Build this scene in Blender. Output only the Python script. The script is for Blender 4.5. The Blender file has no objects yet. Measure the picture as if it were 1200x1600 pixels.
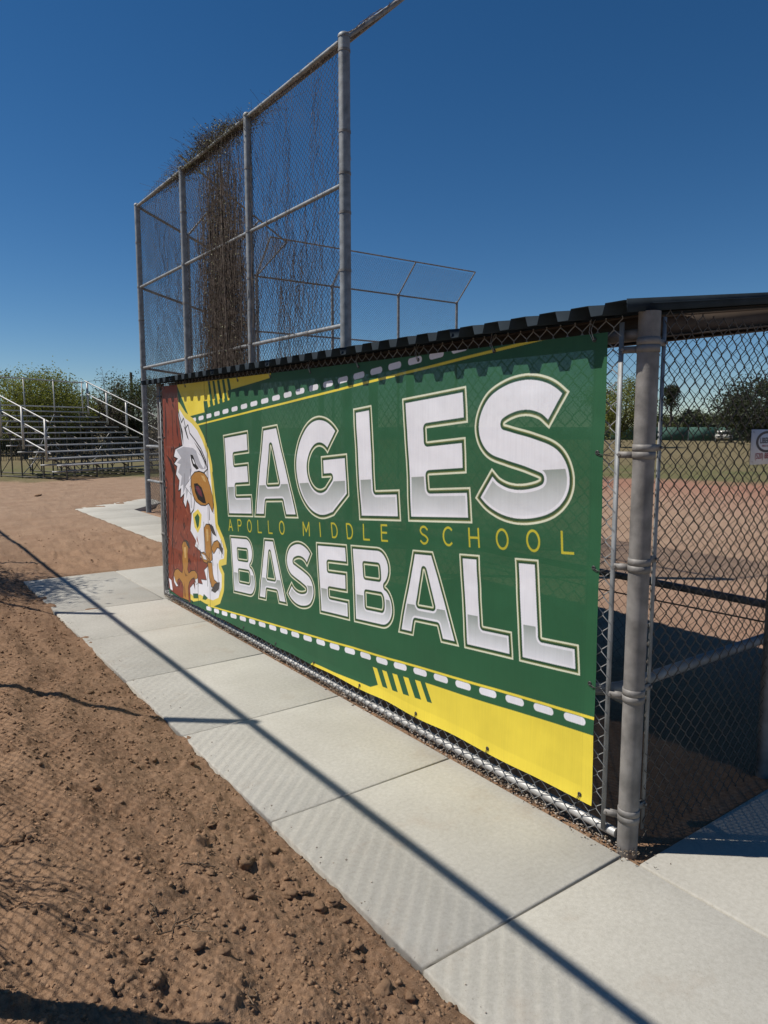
import bpy, math, random
import numpy as np
from mathutils import Matrix, Vector

SC = bpy.context.scene
COL = SC.collection
rnd = random.Random(7)
rng = np.random.default_rng(7)

# ------------------------------------------------------------------ camera
F_PX, PITCH, YAW, CAM_H = 1116.0, math.radians(6.7456), math.radians(35.8504), 1.62
FW = np.array([math.sin(YAW)*math.cos(PITCH), math.cos(YAW)*math.cos(PITCH), -math.sin(PITCH)])
RT = np.array([math.cos(YAW), -math.sin(YAW), 0.0])
UP = np.cross(RT, FW)
CAMP = np.array([0, 0, CAM_H])
cam_d = bpy.data.cameras.new('camera')
cam_d.sensor_fit = 'VERTICAL'; cam_d.sensor_height = 24.0; cam_d.lens = F_PX/1600*24.0
cam_d.clip_start = 0.02; cam_d.clip_end = 6000
cam = bpy.data.objects.new('camera', cam_d)
cam.matrix_world = Matrix(((RT[0], UP[0], -FW[0], 0), (RT[1], UP[1], -FW[1], 0), (RT[2], UP[2], -FW[2], CAM_H), (0, 0, 0, 1)))
COL.objects.link(cam); SC.camera = cam

def ray(u, v): return (u-600)/F_PX*RT - (v-800)/F_PX*UP + FW
def on_x(u, v, X): d = ray(u, v); return CAMP + d*X/d[0]
def on_z(u, v, z=0.0): d = ray(u, v); return CAMP + d*(z-CAM_H)/d[2]
def at_depth(u, v, dist): d = ray(u, v); return CAMP + d*dist/math.hypot(d[0], d[1])

# ------------------------------------------------------------------ world, sun, exposure
SUN_EL, SUN_AZ = math.radians(53.6), math.radians(-50.0)     # azimuth measured from +Y towards +X
W = bpy.data.worlds.new('World'); SC.world = W; W.use_nodes = True
wn = W.node_tree.nodes; wl = W.node_tree.links
sky = wn.new('ShaderNodeTexSky'); sky.sky_type = 'NISHITA'; sky.sun_disc = False
sky.sun_elevation = SUN_EL; sky.sun_rotation = SUN_AZ
sky.altitude = 2200; sky.air_density = 1.0; sky.dust_density = 0.0; sky.ozone_density = 2.6
hs_ = wn.new('ShaderNodeHueSaturation'); hs_.inputs['Saturation'].default_value = 1.29
bg = wn['Background']; wl.new(sky.outputs[0], hs_.inputs['Color']); wl.new(hs_.outputs[0], bg.inputs[0]); bg.inputs[1].default_value = 0.075
sun_d = bpy.data.lights.new('sun', 'SUN'); sun_d.energy = 4.9; sun_d.angle = math.radians(0.53); sun_d.color = (1.0, 0.95, 0.87)
sun = bpy.data.objects.new('sun', sun_d); COL.objects.link(sun)
sdir = Vector((math.sin(SUN_AZ)*math.cos(SUN_EL), math.cos(SUN_AZ)*math.cos(SUN_EL), math.sin(SUN_EL)))
sun.rotation_euler = sdir.to_track_quat('Z', 'Y').to_euler(); sun.location = (-20, 20, 40)
SC.view_settings.view_transform = 'Standard'; SC.view_settings.look = 'None'
SC.view_settings.exposure = 0.0; SC.view_settings.gamma = 1.0; SC.view_settings.use_curve_mapping = False
SC.render.engine = 'CYCLES'
SC.cycles.use_denoising = True
SC.cycles.max_bounces = 6; SC.cycles.transparent_max_bounces = 12; SC.cycles.caustics_reflective = False; SC.cycles.caustics_refractive = False

# ------------------------------------------------------------------ noise
def _h(ix, iy, seed):
    n = (ix.astype(np.int64)*374761393 + iy.astype(np.int64)*668265263 + seed*982451653) & 0xffffffff
    n = ((n ^ (n >> 13))*1274126177) & 0xffffffff
    n = (n ^ (n >> 16)) & 0xffff
    return n/65535.0
def vnoise(x, y, seed=0):
    ix = np.floor(x); iy = np.floor(y); fx = x-ix; fy = y-iy
    fx = fx*fx*(3-2*fx); fy = fy*fy*(3-2*fy)
    a = _h(ix, iy, seed); b = _h(ix+1, iy, seed); c = _h(ix, iy+1, seed); d = _h(ix+1, iy+1, seed)
    return (a*(1-fx)+b*fx)*(1-fy) + (c*(1-fx)+d*fx)*fy - 0.5
def fbm(x, y, o=3, seed=0):
    s = 0; a = 1.0
    for k in range(o):
        s = s + a*vnoise(x*2**k+17.3*k, y*2**k-9.1*k, seed+k); a *= 0.5
    return s
def sstep(a, b, x):
    t = np.clip((x-a)/(b-a), 0, 1); return t*t*(3-2*t)

# ------------------------------------------------------------------ mesh helpers
class MB:
    def __init__(s): s.v = []; s.f = []; s.n = 0; s.uv = None
    def add(s, V, Fs):
        V = np.asarray(V, float).reshape(-1, 3); s.v.append(V)
        Fs = np.asarray(Fs); s.f.append(Fs + s.n); s.n += len(V); return s
    def box(s, c, size, rot=None, bev=0.0):
        x, y, z = np.array(size)/2.0
        if bev <= 0:
            V = np.array([(-x,-y,-z),(x,-y,-z),(x,y,-z),(-x,y,-z),(-x,-y,z),(x,-y,z),(x,y,z),(-x,y,z)])
            Fq = [(0,3,2,1),(4,5,6,7),(0,1,5,4),(1,2,6,5),(2,3,7,6),(3,0,4,7)]
        else:
            b = min(bev, x*.9, y*.9, z*.9); V = []
            for zz, i in ((-z, b), (-z+b, 0), (z-b, 0), (z, b)):
                V += [(-x+i,-y+i,zz),(x-i,-y+i,zz),(x-i,y-i,zz),(-x+i,y-i,zz)]
            V = np.array(V); Fq = [(0,3,2,1),(12,13,14,15)]
            for k in range(3):
                for j in range(4):
                    Fq.append((k*4+j, k*4+(j+1)%4, k*4+4+(j+1)%4, k*4+4+j))
        if rot is not None: V = V @ np.array(rot).T
        return s.add(V+np.array(c), Fq)
    def tube(s, pts, r, n=8, caps=True):
        P = np.asarray(pts, float); m = len(P); r = np.broadcast_to(np.asarray(r, float), (m,))
        T = np.gradient(P, axis=0); T /= np.linalg.norm(T, axis=1)[:, None]+1e-12
        ref = np.array([0, 0, 1.0]) if abs(T[0][2]) < .9 else np.array([1.0, 0, 0])
        A = np.cross(T, ref); A /= np.linalg.norm(A, axis=1)[:, None]+1e-12; B = np.cross(T, A)
        an = np.arange(n)*2*math.pi/n
        V = P[:, None] + r[:, None, None]*(np.cos(an)[None, :, None]*A[:, None] + np.sin(an)[None, :, None]*B[:, None])
        i = np.arange(m-1)[:, None]*n; j = np.arange(n)[None]; jn = (j+1) % n
        Q = np.stack([i+j, i+jn, i+n+jn, i+n+j], -1).reshape(-1, 4)
        s.add(V, Q)
        if caps and n > 3:
            for k in (0, m-1):
                ring = V[k]; c = P[k]; VV = np.vstack([ring, c[None]])
                Fs = np.array([(a, (a+1) % n, n, n) if k else ((a+1) % n, a, n, n) for a in range(n)])
                s.add(VV, Fs)
        return s
    def multi(s, P, r, n=3, nrm=(1, 0, 0)):
        """many polylines at once: P (k, m, 3)"""
        P = np.asarray(P, float); K, m, _ = P.shape
        T = np.gradient(P, axis=1); T /= np.linalg.norm(T, axis=2)[..., None]+1e-12
        ref = np.asarray(nrm, float); A = np.cross(T, ref); A /= np.linalg.norm(A, axis=2)[..., None]+1e-9; B = np.cross(T, A)
        an = np.arange(n)*2*math.pi/n + .4
        rr = np.broadcast_to(np.asarray(r, float), (K, m))[..., None, None]
        V = P[:, :, None] + rr*(np.cos(an)[None, None, :, None]*A[:, :, None] + np.sin(an)[None, None, :, None]*B[:, :, None])
        k = (np.arange(K)*m*n)[:, None, None]; i = (np.arange(m-1)*n)[None, :, None]; j = np.arange(n)[None, None]; jn = (j+1) % n
        Q = np.stack([k+i+j, k+i+jn, k+i+n+jn, k+i+n+j], -1).reshape(-1, 4)
        return s.add(V, Q)
    def build(s, name, mat, parent=None, smooth=False, flat_angle=None):
        V = np.concatenate(s.v); me = bpy.data.meshes.new(name)
        quads = np.concatenate([f for f in s.f]) if s.f else np.zeros((0, 4), int)
        tri = quads[:, 2] == quads[:, 3] if len(quads) else np.zeros(0, bool)
        cnt = np.where(tri, 3, 4); starts = np.concatenate([[0], np.cumsum(cnt)[:-1]])
        mask = np.ones(quads.shape, bool); mask[tri, 3] = False
        loops = quads[mask]
        me.vertices.add(len(V)); me.vertices.foreach_set('co', V.astype(np.float32).ravel())
        me.loops.add(len(loops)); me.loops.foreach_set('vertex_index', loops.astype(np.int32))
        me.polygons.add(len(quads)); me.polygons.foreach_set('loop_start', starts.astype(np.int32)); me.polygons.foreach_set('loop_total', cnt.astype(np.int32))
        me.update(calc_edges=True); me.validate()
        if smooth: me.polygons.foreach_set('use_smooth', np.ones(len(me.polygons), bool))
        if mat: me.materials.append(mat)
        o = bpy.data.objects.new(name, me); COL.objects.link(o)
        if parent: o.parent = parent
        return o
def link_mesh(name, me, parent=None):
    o = bpy.data.objects.new(name, me); COL.objects.link(o)
    if parent: o.parent = parent
    return o
def empty(name, label=None, cat=None, group=None, kind=None, loc=(0, 0, 0)):
    o = bpy.data.objects.new(name, None); COL.objects.link(o); o.location = loc; o.empty_display_size = .2
    tag(o, label, cat, group, kind); return o
def tag(o, label=None, cat=None, group=None, kind=None):
    if label: o['label'] = label
    if cat: o['category'] = cat
    if group: o['group'] = group
    if kind: o['kind'] = kind
    return o
def rotz(a):
    c, s = math.cos(a), math.sin(a); return np.array([[c, -s, 0], [s, c, 0], [0, 0, 1.0]])

# ------------------------------------------------------------------ materials
def mat(name, col, rough=.7, metal=0.0, var=0.12, scale=6.0, bump=0.0, bscale=60.0, col2=None, detail=6.0, spec=None):
    m = bpy.data.materials.new(name); m.use_nodes = True
    nt = m.node_tree; N = nt.nodes; L = nt.links; b = N['Principled BSDF']
    b.inputs['Roughness'].default_value = rough; b.inputs['Metallic'].default_value = metal
    if spec is not None: b.inputs['Specular IOR Level'].default_value = spec
    tc = N.new('ShaderNodeTexCoord')
    no = N.new('ShaderNodeTexNoise'); no.inputs['Scale'].default_value = scale; no.inputs['Detail'].default_value = detail
    L.new(tc.outputs['Object'], no.inputs['Vector'])
    mx = N.new('ShaderNodeMix'); mx.data_type = 'RGBA'
    c2 = col2 if col2 else tuple(min(1, c*(1+var)) for c in col)
    c1 = col if col2 else tuple(c*(1-var) for c in col)
    mx.inputs[6].default_value = (*c1, 1); mx.inputs[7].default_value = (*c2, 1)
    rp = N.new('ShaderNodeMapRange'); rp.inputs[1].default_value = .3; rp.inputs[2].default_value = .7
    L.new(no.outputs[0], rp.inputs[0]); L.new(rp.outputs[0], mx.inputs[0]); L.new(mx.outputs[2], b.inputs['Base Color'])
    if bump > 0:
        n2 = N.new('ShaderNodeTexNoise'); n2.inputs['Scale'].default_value = bscale; n2.inputs['Detail'].default_value = 5
        L.new(tc.outputs['Object'], n2.inputs['Vector'])
        bp = N.new('ShaderNodeBump'); bp.inputs['Strength'].default_value = bump; bp.inputs['Distance'].default_value = .01
        L.new(n2.outputs[0], bp.inputs['Height']); L.new(bp.outputs[0], b.inputs['Normal'])
    return m

M_GALV = mat('galvanised_steel', (.26, .27, .275), .6, .3, .3, 12, .10, 90)
M_POST = mat('weathered_post', (.225, .21, .195), .62, .2, .35, 14, .10, 120)
M_WIRE = mat('chain_link_wire', (.36, .36, .35), .5, .3, .25, 3)
M_WIRE_OLD = mat('old_chain_link_wire', (.105, .092, .08), .65, .25, .3, 3)
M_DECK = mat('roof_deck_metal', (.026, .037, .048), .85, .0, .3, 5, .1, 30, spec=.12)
M_BEAM = mat('brown_beam_paint', (.10, .075, .06), .7, 0, .2, 6)
M_ALU = mat('bleacher_aluminium', (.46, .45, .43), .5, .35, .2, 3)
M_FRAME = mat('bleacher_frame_steel', (.11, .095, .08), .6, .3, .25, 4)
M_TIE = mat('tie_wire', (.05, .05, .05), .5, .3)
M_VINE = mat('dry_vine_stem', (.115, .088, .070), .9, 0, .45, 8)
M_VLEAF = mat('vine_leaf', (.19, .19, .10), .8, 0, .4, 6)

def ground_material():
    m = bpy.data.materials.new('field_soil'); m.use_nodes = True
    nt = m.node_tree; N = nt.nodes; L = nt.links; b = N['Principled BSDF']; b.inputs['Roughness'].default_value = .95
    b.inputs['Specular IOR Level'].default_value = .15
    g = N.new('ShaderNodeNewGeometry'); pos = g.outputs['Position']
    def noise(scale, det=6, rough=.6):
        n = N.new('ShaderNodeTexNoise'); n.inputs['Scale'].default_value = scale; n.inputs['Detail'].default_value = det; n.inputs['Roughness'].default_value = rough
        L.new(pos, n.inputs['Vector']); return n.outputs[0]
    def rng_(x, a, b_, lo=0, hi=1):
        r = N.new('ShaderNodeMapRange'); r.inputs[1].default_value = a; r.inputs[2].default_value = b_; r.inputs[3].default_value = lo; r.inputs[4].default_value = hi
        L.new(x, r.inputs[0]); return r.outputs[0]
    def mix(f, a, b_):
        x = N.new('ShaderNodeMix'); x.data_type = 'RGBA'
        if isinstance(f, float): x.inputs[0].default_value = f
        else: L.new(f, x.inputs[0])
        for i, c in ((6, a), (7, b_)):
            if isinstance(c, tuple): x.inputs[i].default_value = (*c, 1)
            else: L.new(c, x.inputs[i])
        return x.outputs[2]
    def math_(op, a, b_):
        x = N.new('ShaderNodeMath'); x.operation = op
        for i, c in ((0, a), (1, b_)):
            if isinstance(c, (int, float)): x.inputs[i].default_value = c
            else: L.new(c, x.inputs[i])
        return x.outputs[0]
    def dist(cx, cy):
        v = N.new('ShaderNodeVectorMath'); v.operation = 'DISTANCE'; L.new(pos, v.inputs[0]); v.inputs[1].default_value = (cx, cy, 0); return v.outputs['Value']
    sep = N.new('ShaderNodeSeparateXYZ'); L.new(pos, sep.inputs[0])
    big, mid, fine = noise(.35, 4), noise(2.2, 6), noise(38, 6, .7)
    brown = mix(rng_(mid, .3, .7), (.195, .108, .060), (.300, .183, .108))
    brown = mix(rng_(fine, .4, .75), brown, (.375, .238, .15))
    brown = mix(rng_(noise(330, 3, .7), .52, .75), brown, (.41, .28, .18))
    infield = mix(rng_(mid, .3, .7), (.30, .20, .135), (.36, .25, .175))
    red = mix(rng_(fine, .3, .7), (.27, .14, .095), (.34, .19, .13))
    infield = mix(rng_(math_('ADD', dist(9, 8), math_('MULTIPLY', big, 3)), 5.5, 11), infield, red)
    over = math_('MAXIMUM', math_('SUBTRACT', sep.outputs[1], 13.7), 0.0)
    isin = rng_(math_('ADD', math_('SUBTRACT', sep.outputs[0], over), math_('MULTIPLY', mid, .5)), 4.45, 5.0)
    brown = mix(rng_(sep.outputs[1], 7, 15), brown, mix(rng_(mid, .3, .7), (.27, .175, .115), (.34, .235, .16)))
    soil = mix(isin, brown, infield)
    # field beyond the soil
    straw = mix(rng_(mid, .3, .7), (.135, .108, .056), (.20, .162, .088))
    green = mix(rng_(fine, .3, .7), (.075, .095, .032), (.15, .145, .06))
    d = math_('ADD', dist(3, 6), math_('MULTIPLY', math_('SUBTRACT', noise(.6, 6), .5), 5))
    grass = mix(rng_(d, 24, 33), mix(rng_(big, .35, .65), green, straw), straw)
    grass = mix(rng_(noise(5, 5), .55, .75), grass, (.17, .115, .07))
    col = mix(rng_(d, 17.4, 19.2), soil, grass)
    L.new(col, b.inputs['Base Color'])
    bp = N.new('ShaderNodeBump'); bp.inputs['Strength'].default_value = .9; bp.inputs['Distance'].default_value = .012
    L.new(math_('ADD', math_('MULTIPLY', fine, .6), math_('ADD', math_('MULTIPLY', noise(95, 5, .7), .6), math_('MULTIPLY', noise(290, 3, .7), .35))), bp.inputs['Height']); L.new(bp.outputs[0], b.inputs['Normal'])
    return m
M_SOIL = ground_material()

def concrete_material():
    m = bpy.data.materials.new('broom_finished_concrete'); m.use_nodes = True
    nt = m.node_tree; N = nt.nodes; L = nt.links; b = N['Principled BSDF']; b.inputs['Roughness'].default_value = .88
    b.inputs['Specular IOR Level'].default_value = .25
    g = N.new('ShaderNodeNewGeometry'); pos = g.outputs['Position']
    oi = N.new('ShaderNodeObjectInfo')
    def noise(s, d=6, r=.6):
        n = N.new('ShaderNodeTexNoise'); n.inputs['Scale'].default_value = s; n.inputs['Detail'].default_value = d; n.inputs['Roughness'].default_value = r
        L.new(pos, n.inputs['Vector']); return n.outputs[0]
    def ramp(x, stops):
        r = N.new('ShaderNodeValToRGB'); L.new(x, r.inputs[0]); e = r.color_ramp.elements
        while len(e) < len(stops): e.new(.5)
        for k, (p, c) in enumerate(stops): e[k].position = p; e[k].color = (*c, 1)
        return r.outputs[0]
    def mix(f, a, b_, mode='MIX'):
        x = N.new('ShaderNodeMix'); x.data_type = 'RGBA'; x.blend_type = mode
        if isinstance(f, float): x.inputs[0].default_value = f
        else: L.new(f, x.inputs[0])
        for i, c in ((6, a), (7, b_)):
            if isinstance(c, tuple): x.inputs[i].default_value = (*c, 1)
            else: L.new(c, x.inputs[i])
        return x.outputs[2]
    base = ramp(noise(1.7, 5), [(.3, (.43, .41, .36)), (.7, (.52, .50, .445))])
    mott = ramp(noise(55, 5, .75), [(.35, (.74, .73, .71)), (.62, (1, 1, 1))])
    c = mix(.6, base, mott, 'MULTIPLY')
    sp = ramp(noise(230, 2, .5), [(.62, (1, 1, 1)), (.72, (.72, .68, .62))])
    c = mix(.6, c, sp, 'MULTIPLY')
    tint = N.new('ShaderNodeMapRange'); tint.inputs[3].default_value = .90; tint.inputs[4].default_value = 1.05; L.new(oi.outputs['Random'], tint.inputs[0])
    hv = N.new('ShaderNodeHueSaturation'); L.new(tint.outputs[0], hv.inputs['Value']); L.new(c, hv.inputs['Color']); c = hv.outputs[0]
    # soil stains blown over the slabs
    st = N.new('ShaderNodeMapRange'); st.inputs[1].default_value = .58; st.inputs[2].default_value = .78; L.new(noise(2.6, 7, .65), st.inputs[0])
    mu = N.new('ShaderNodeMath'); mu.operation = 'MULTIPLY'; mu.inputs[1].default_value = .5; L.new(st.outputs[0], mu.inputs[0])
    c = mix(mu.outputs[0], c, (.33, .25, .18))
    L.new(c, b.inputs['Base Color'])
    bp = N.new('ShaderNodeBump'); bp.inputs['Strength'].default_value = .25; bp.inputs['Distance'].default_value = .004
    L.new(noise(160, 4, .7), bp.inputs['Height']); L.new(bp.outputs[0], b.inputs['Normal'])
    return m
M_CONC = concrete_material()

# ------------------------------------------------------------------ ground
FX = 2.298                       # line of the dugout posts
JOINTS = [-2.5, -1.46, -.462, .537, 1.536, 2.534, 3.556, 4.572, 5.638, 6.63, 8.27]
PATHS = []                       # rectangles x0,x1,y0,y1 covered by concrete
PATHS.append((1.25, 2.235, -2.5, 6.63)); PATHS.append((1.25, 4.25, 6.63, 8.27))
PATHS.append((3.3, 4.25, 8.27, 14.2)); PATHS += [(3.3, 4.95, 14.0, 15.15), (3.95, 5.15, 15.1, 15.6), (4.55, 5.15, 15.5, 16.0)]; PATHS.append((2.235, 5.2, -2.5, 1.47))

def path_dist(x, y):
    d = np.full(x.shape, 1e3)
    for (x0, x1, y0, y1) in PATHS:
        dx = np.maximum(np.maximum(x0-x, x-x1), -9); dy = np.maximum(np.maximum(y0-y, y-y1), -9)
        o = np.hypot(np.maximum(dx, 0), np.maximum(dy, 0)); i = np.minimum(np.maximum(dx, dy), 0)
        d = np.minimum(d, o+i)
    return d
def cells(x, y, f, seed, rmin, rmax, pw):
    """irregular clods: domes round jittered cell points of random radius"""
    wx = x + .35/f*fbm(x*f*2.3, y*f*2.3, 2, seed+5); wy = y + .35/f*fbm(x*f*2.3+7, y*f*2.3-3, 2, seed+6)
    gx = np.floor(wx*f); gy = np.floor(wy*f); h = np.zeros_like(x)
    for i in (-1, 0, 1):
        for j in (-1, 0, 1):
            cx = gx+i; cy = gy+j
            px = (cx+_h(cx, cy, seed))/f; py = (cy+_h(cx, cy, seed+1))/f; R = (rmin+(rmax-rmin)*_h(cx, cy, seed+2)**pw)/f
            q = ((wx-px)**2+(wy-py)**2)/(R*R); h = np.maximum(h, np.where(q < 1, R*(.55+.9*_h(cx, cy, seed+3))*np.clip(1.15*(1-q), 0, .75), 0))
    return h
def bank(x, y):
    b = np.clip((1.24-x)*.31, 0, None); b = .235*(1-np.exp(-(b/.20)**1.35))
    return b*(1-sstep(7.5, 13, y))
def soil_h(x, y, clods=True):
    d = path_dist(x, y)
    n1 = fbm(x*1.3, y*1.3, 3, 3); n2 = fbm(x*6, y*6, 3, 9); n3 = fbm(x*26, y*26, 3, 21)
    rough = 1-.75*sstep(4.4, 6, x)*np.ones_like(x)
    left = 1-sstep(1.2, 1.5, x)*(1-sstep(8.3, 8.8, y))
    h = bank(x, y) + rough*(.035*n1*sstep(.1, .8, np.abs(d)) + (.028*n2 + .010*n3)*(.25+.75*left)) + .002
    # ruts and raked ridges along the bank
    h += left*.010*np.sin(x*23+2.2*np.sin(y*2.1)+6*n1)*sstep(.08, .4, d)*(1-sstep(8, 12, y))
    near = left*(1-sstep(9, 14, y))*sstep(.0, .10, d)
    cl = sstep(-.12, .35, fbm(x*2.1+3, y*2.1, 3, 91))
    h += near*(cells(x, y, 17, 101, .05, .62, 3.5)*(.25+.6*cl) + cells(x, y, 62, 111, .06, .62, 2.4)*.75 + .007*np.abs(fbm(x*60, y*60, 3, 131)))
    h = np.where(x > 2.24, h-.03*(1-sstep(8, 9, y)), h)
    h -= .010*(1-sstep(0, .20, d))*(x < 1.3)
    sp = sstep(.18, .42, fbm(x*1.9+1.7, y*1.9+.4, 3, 141))*(x < 1.6)
    d = d + .055*sp; h = h + .006*sp*(1-sstep(0, .2, d))
    dd = d + .018*fbm(x*7, y*7, 3, 33) - .006
    return h*sstep(-.06, .02, dd) + (1-sstep(-.06, .012, dd))*(-.09)

def make_soil():
    rs = [0.75]
    while rs[-1] < 70: rs.append(rs[-1]*(1.0036 if rs[-1] < 6 else 1.0105))
    rs = np.array(rs)
    th = np.concatenate([np.linspace(-70, -12, 50), np.linspace(-11.8, 36, 440), np.linspace(36.4, 70, 110), np.linspace(71, 128, 45)])
    th = np.radians(th)
    R, T = np.meshgrid(rs, th, indexing='ij')
    X = R*np.sin(T); Y = R*np.cos(T)
    Z = soil_h(X, Y)
    nr, nt = X.shape
    idx = np.arange(nr*nt).reshape(nr, nt)
    Q = np.stack([idx[:-1, :-1], idx[:-1, 1:], idx[1:, 1:], idx[1:, :-1]], -1).reshape(-1, 4)[:, ::-1]
    mb = MB(); mb.add(np.stack([X, Y, Z], -1), Q)
    o = mb.build('soil', M_SOIL, smooth=True); tag(o, kind='structure')
make_soil()
mb = MB(); mb.add([(-3000, -3000, -.16), (3000, -3000, -.16), (3000, 3000, -.16), (-3000, 3000, -.16)], [(0, 1, 2, 3)])
tag(mb.build('ground', M_SOIL), kind='structure')

# ------------------------------------------------------------------ concrete paths
def slab(parent, pts, zt=0.0, th=.11, b=.007):
    """slab from an outline (counter-clockwise), rounded top arris"""
    P = np.array(pts, float); c = P.mean(0); n = len(P)
    def inset(k):
        out = []
        for i in range(n):
            a = P[i-1]; p = P[i]; q = P[(i+1) % n]
            e1 = (p-a)/np.linalg.norm(p-a); e2 = (q-p)/np.linalg.norm(q-p)
            n1 = np.array([-e1[1], e1[0]]); n2 = np.array([-e2[1], e2[0]]); m = n1+n2; m /= max(m@n1, .2)*1.0
            out.append(p+m*k)
        return np.array(out)
    V = []
    for k, z in ((.004, zt-th), (.004, zt-b), (.004+b*.35, zt-b*.35), (.004+b, zt)):
        V += [(p[0], p[1], z) for p in inset(k)]
    Fq = []
    for k in range(3):
        for j in range(n): Fq.append((k*n+j, k*n+(j+1) % n, k*n+n+(j+1) % n, k*n+n+j))
    if n == 4: Fq.append((3*n, 3*n+1, 3*n+2, 3*n+3))
    else:
        for j in range(1, n-1): Fq.append((3*n, 3*n+j, 3*n+j+1, 3*n+j+1))
    m = MB(); m.add(V, Fq); return m.build('slab', M_CONC, parent)
def wob(a=.006): return rnd.uniform(-a, a)
path = empty('path', kind='structure')
for i in range(len(JOINTS)-2):
    y0, y1 = JOINTS[i], JOINTS[i+1]
    slab(path, [(1.25, y0), (2.235, y0), (2.235, y1), (1.25, y1)], wob(.0012))
slab(path, [(1.25, 6.63), (2.20, 6.63), (2.20, 8.27), (1.25, 8.27)])
slab(path, [(2.20, 6.63), (3.3, 6.63), (3.3, 8.27), (2.20, 8.27)])
slab(path, [(3.3, 6.63), (4.25, 6.63), (4.25, 8.27), (3.3, 8.27)])
yy = 8.27
while yy < 14:
    slab(path, [(3.3, yy), (4.25, yy), (4.25, yy+1.22), (3.3, yy+1.22)]); yy += 1.22
slab(path, [(3.3, yy), (4.25, yy), (4.6, 14.8), (5.25, 15.5), (5.2, 16.55), (3.3, 15.2)])
for x0, x1 in ((2.235, 3.3), (3.3, 4.4), (4.4, 5.2)):
    for y0, y1 in ((.35, 1.47), (-.8, .35), (-2.0, -.8)):
        slab(path, [(x0, y0), (x1, y0), (x1, y1), (x0, y1)], wob(.001))

# ------------------------------------------------------------------ chain link
A_ = .0359
def chain_link(width, height, r=.0021, sides=4, rounded=False, lean=0.0, jit=0.0):
    """zig-zag strands in local frame: x along, z up, y normal"""
    ns = int(round(width/A_)); nj = int(round(height/A_))
    k = np.arange(ns)[:, None]; j = np.arange(nj+1)[None]
    side = (k + j) % 2
    if not rounded:
        X = (k + side)*A_; Zz = j*A_ + 0*k; Yn = np.where(side == 1, .0022, -.0022)*1.0
        P = np.stack([X+0.0, Yn+0.0*X, Zz+0.0*X], -1)
    else:
        o = []
        for t, kx in ((-.12, .93), (.12, .93)):
            X = (k + .5 + (side-.5)*2*(.5*kx+.035))*A_
            Zz = (j+t)*A_ + 0*k; Yn = np.where(side == 1, 1, -1)*np.where(t < 0, 1, -1)*.0022
            o.append(np.stack([X, Yn, Zz+0.0*X], -1))
        P = np.stack(o, 2).reshape(ns, -1, 3)
    if jit:
        P[..., 1] += jit*fbm(P[..., 0]*1.7, P[..., 2]*1.7, 2, 5)
        P[..., 0] += .35*jit*fbm(P[..., 0]*2.3+9, P[..., 2]*2.3, 2, 8)
    m = MB(); m.multi(P, r, sides, (0, 1, 0)); return m
def place(o, origin, xdir, zdir=(0, 0, 1)):
    x = Vector(xdir).normalized(); z = Vector(zdir).normalized(); y = z.cross(x)
    o.matrix_local = Matrix(((x[0], y[0], z[0], origin[0]), (x[1], y[1], z[1], origin[1]), (x[2], y[2], z[2], origin[2]), (0, 0, 0, 1)))
    return o
def pipe(name, a, b, r, parent, m=None, n=10):
    q = MB(); q.tube([a, b], r, n); return q.build(name, m or M_GALV, parent, smooth=False)
def shade(o):
    me = o.data; me.polygons.foreach_set('use_smooth', np.ones(len(me.polygons), bool)); 
    try: me.set_sharp_from_angle(angle=math.radians(40))
    except Exception: pass
    return o
def post(parent, x, y, z0, z1, r, m=None, cap=True, n=20):
    q = MB(); q.tube([(x, y, z0), (x, y, z1)], r, n)
    o = q.build('post', m or M_POST, parent); shade(o)
    if cap:
        c = MB(); pr = [(r*1.07, 0), (r*1.09, .012), (r*1.02, .03), (r*.75, .046), (r*.3, .053), (.001, .055)]
        V = []; 
        for (rr, zz) in pr:
            for k in range(n): V.append((x+rr*math.cos(2*math.pi*k/n), y+rr*math.sin(2*math.pi*k/n), z1-.012+zz))
        Fq = [(i*n+k, i*n+(k+1) % n, i*n+n+(k+1) % n, i*n+n+k) for i in range(len(pr)-1) for k in range(n)]
        c.add(V, Fq); shade(c.build('post_cap', m or M_POST, o))
    return o
def band(parent, x, y, z, r, ear, name='brace_band', m=None):
    """pressed steel band round a post with an ear reaching to a tension bar"""
    n = 22; q = MB(); V = []
    for rr, zz in ((r+.0003, -.0125), (r+.003, -.0125), (r+.003, .0), (r+.003, .0125), (r+.0003, .0125)):
        for k in range(n): V.append((x+rr*math.cos(2*math.pi*k/n), y+rr*math.sin(2*math.pi*k/n), z+zz))
    q.add(V, [(i*n+k, i*n+(k+1) % n, i*n+n+(k+1) % n, i*n+n+k) for i in range(4) for k in range(n)])
    e = np.array(ear, float); L_ = np.linalg.norm(e); e /= L_; a = math.atan2(e[1], e[0])
    c = np.array([x, y, z]) + np.array([e[0], e[1], 0])*(r+L_/2-.004)
    off = np.array([-e[1], e[0], 0])
    for s in (-1, 1): q.box(c+off*s*.006, (L_+.012, .003, .024), rotz(a))
    tip = np.array([x, y, z]) + np.array([e[0], e[1], 0])*(r+L_)
    q.tube([tip-off*.014, tip+off*.014], .006, 8)
    return q.build(name, m or M_POST, parent)

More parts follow.
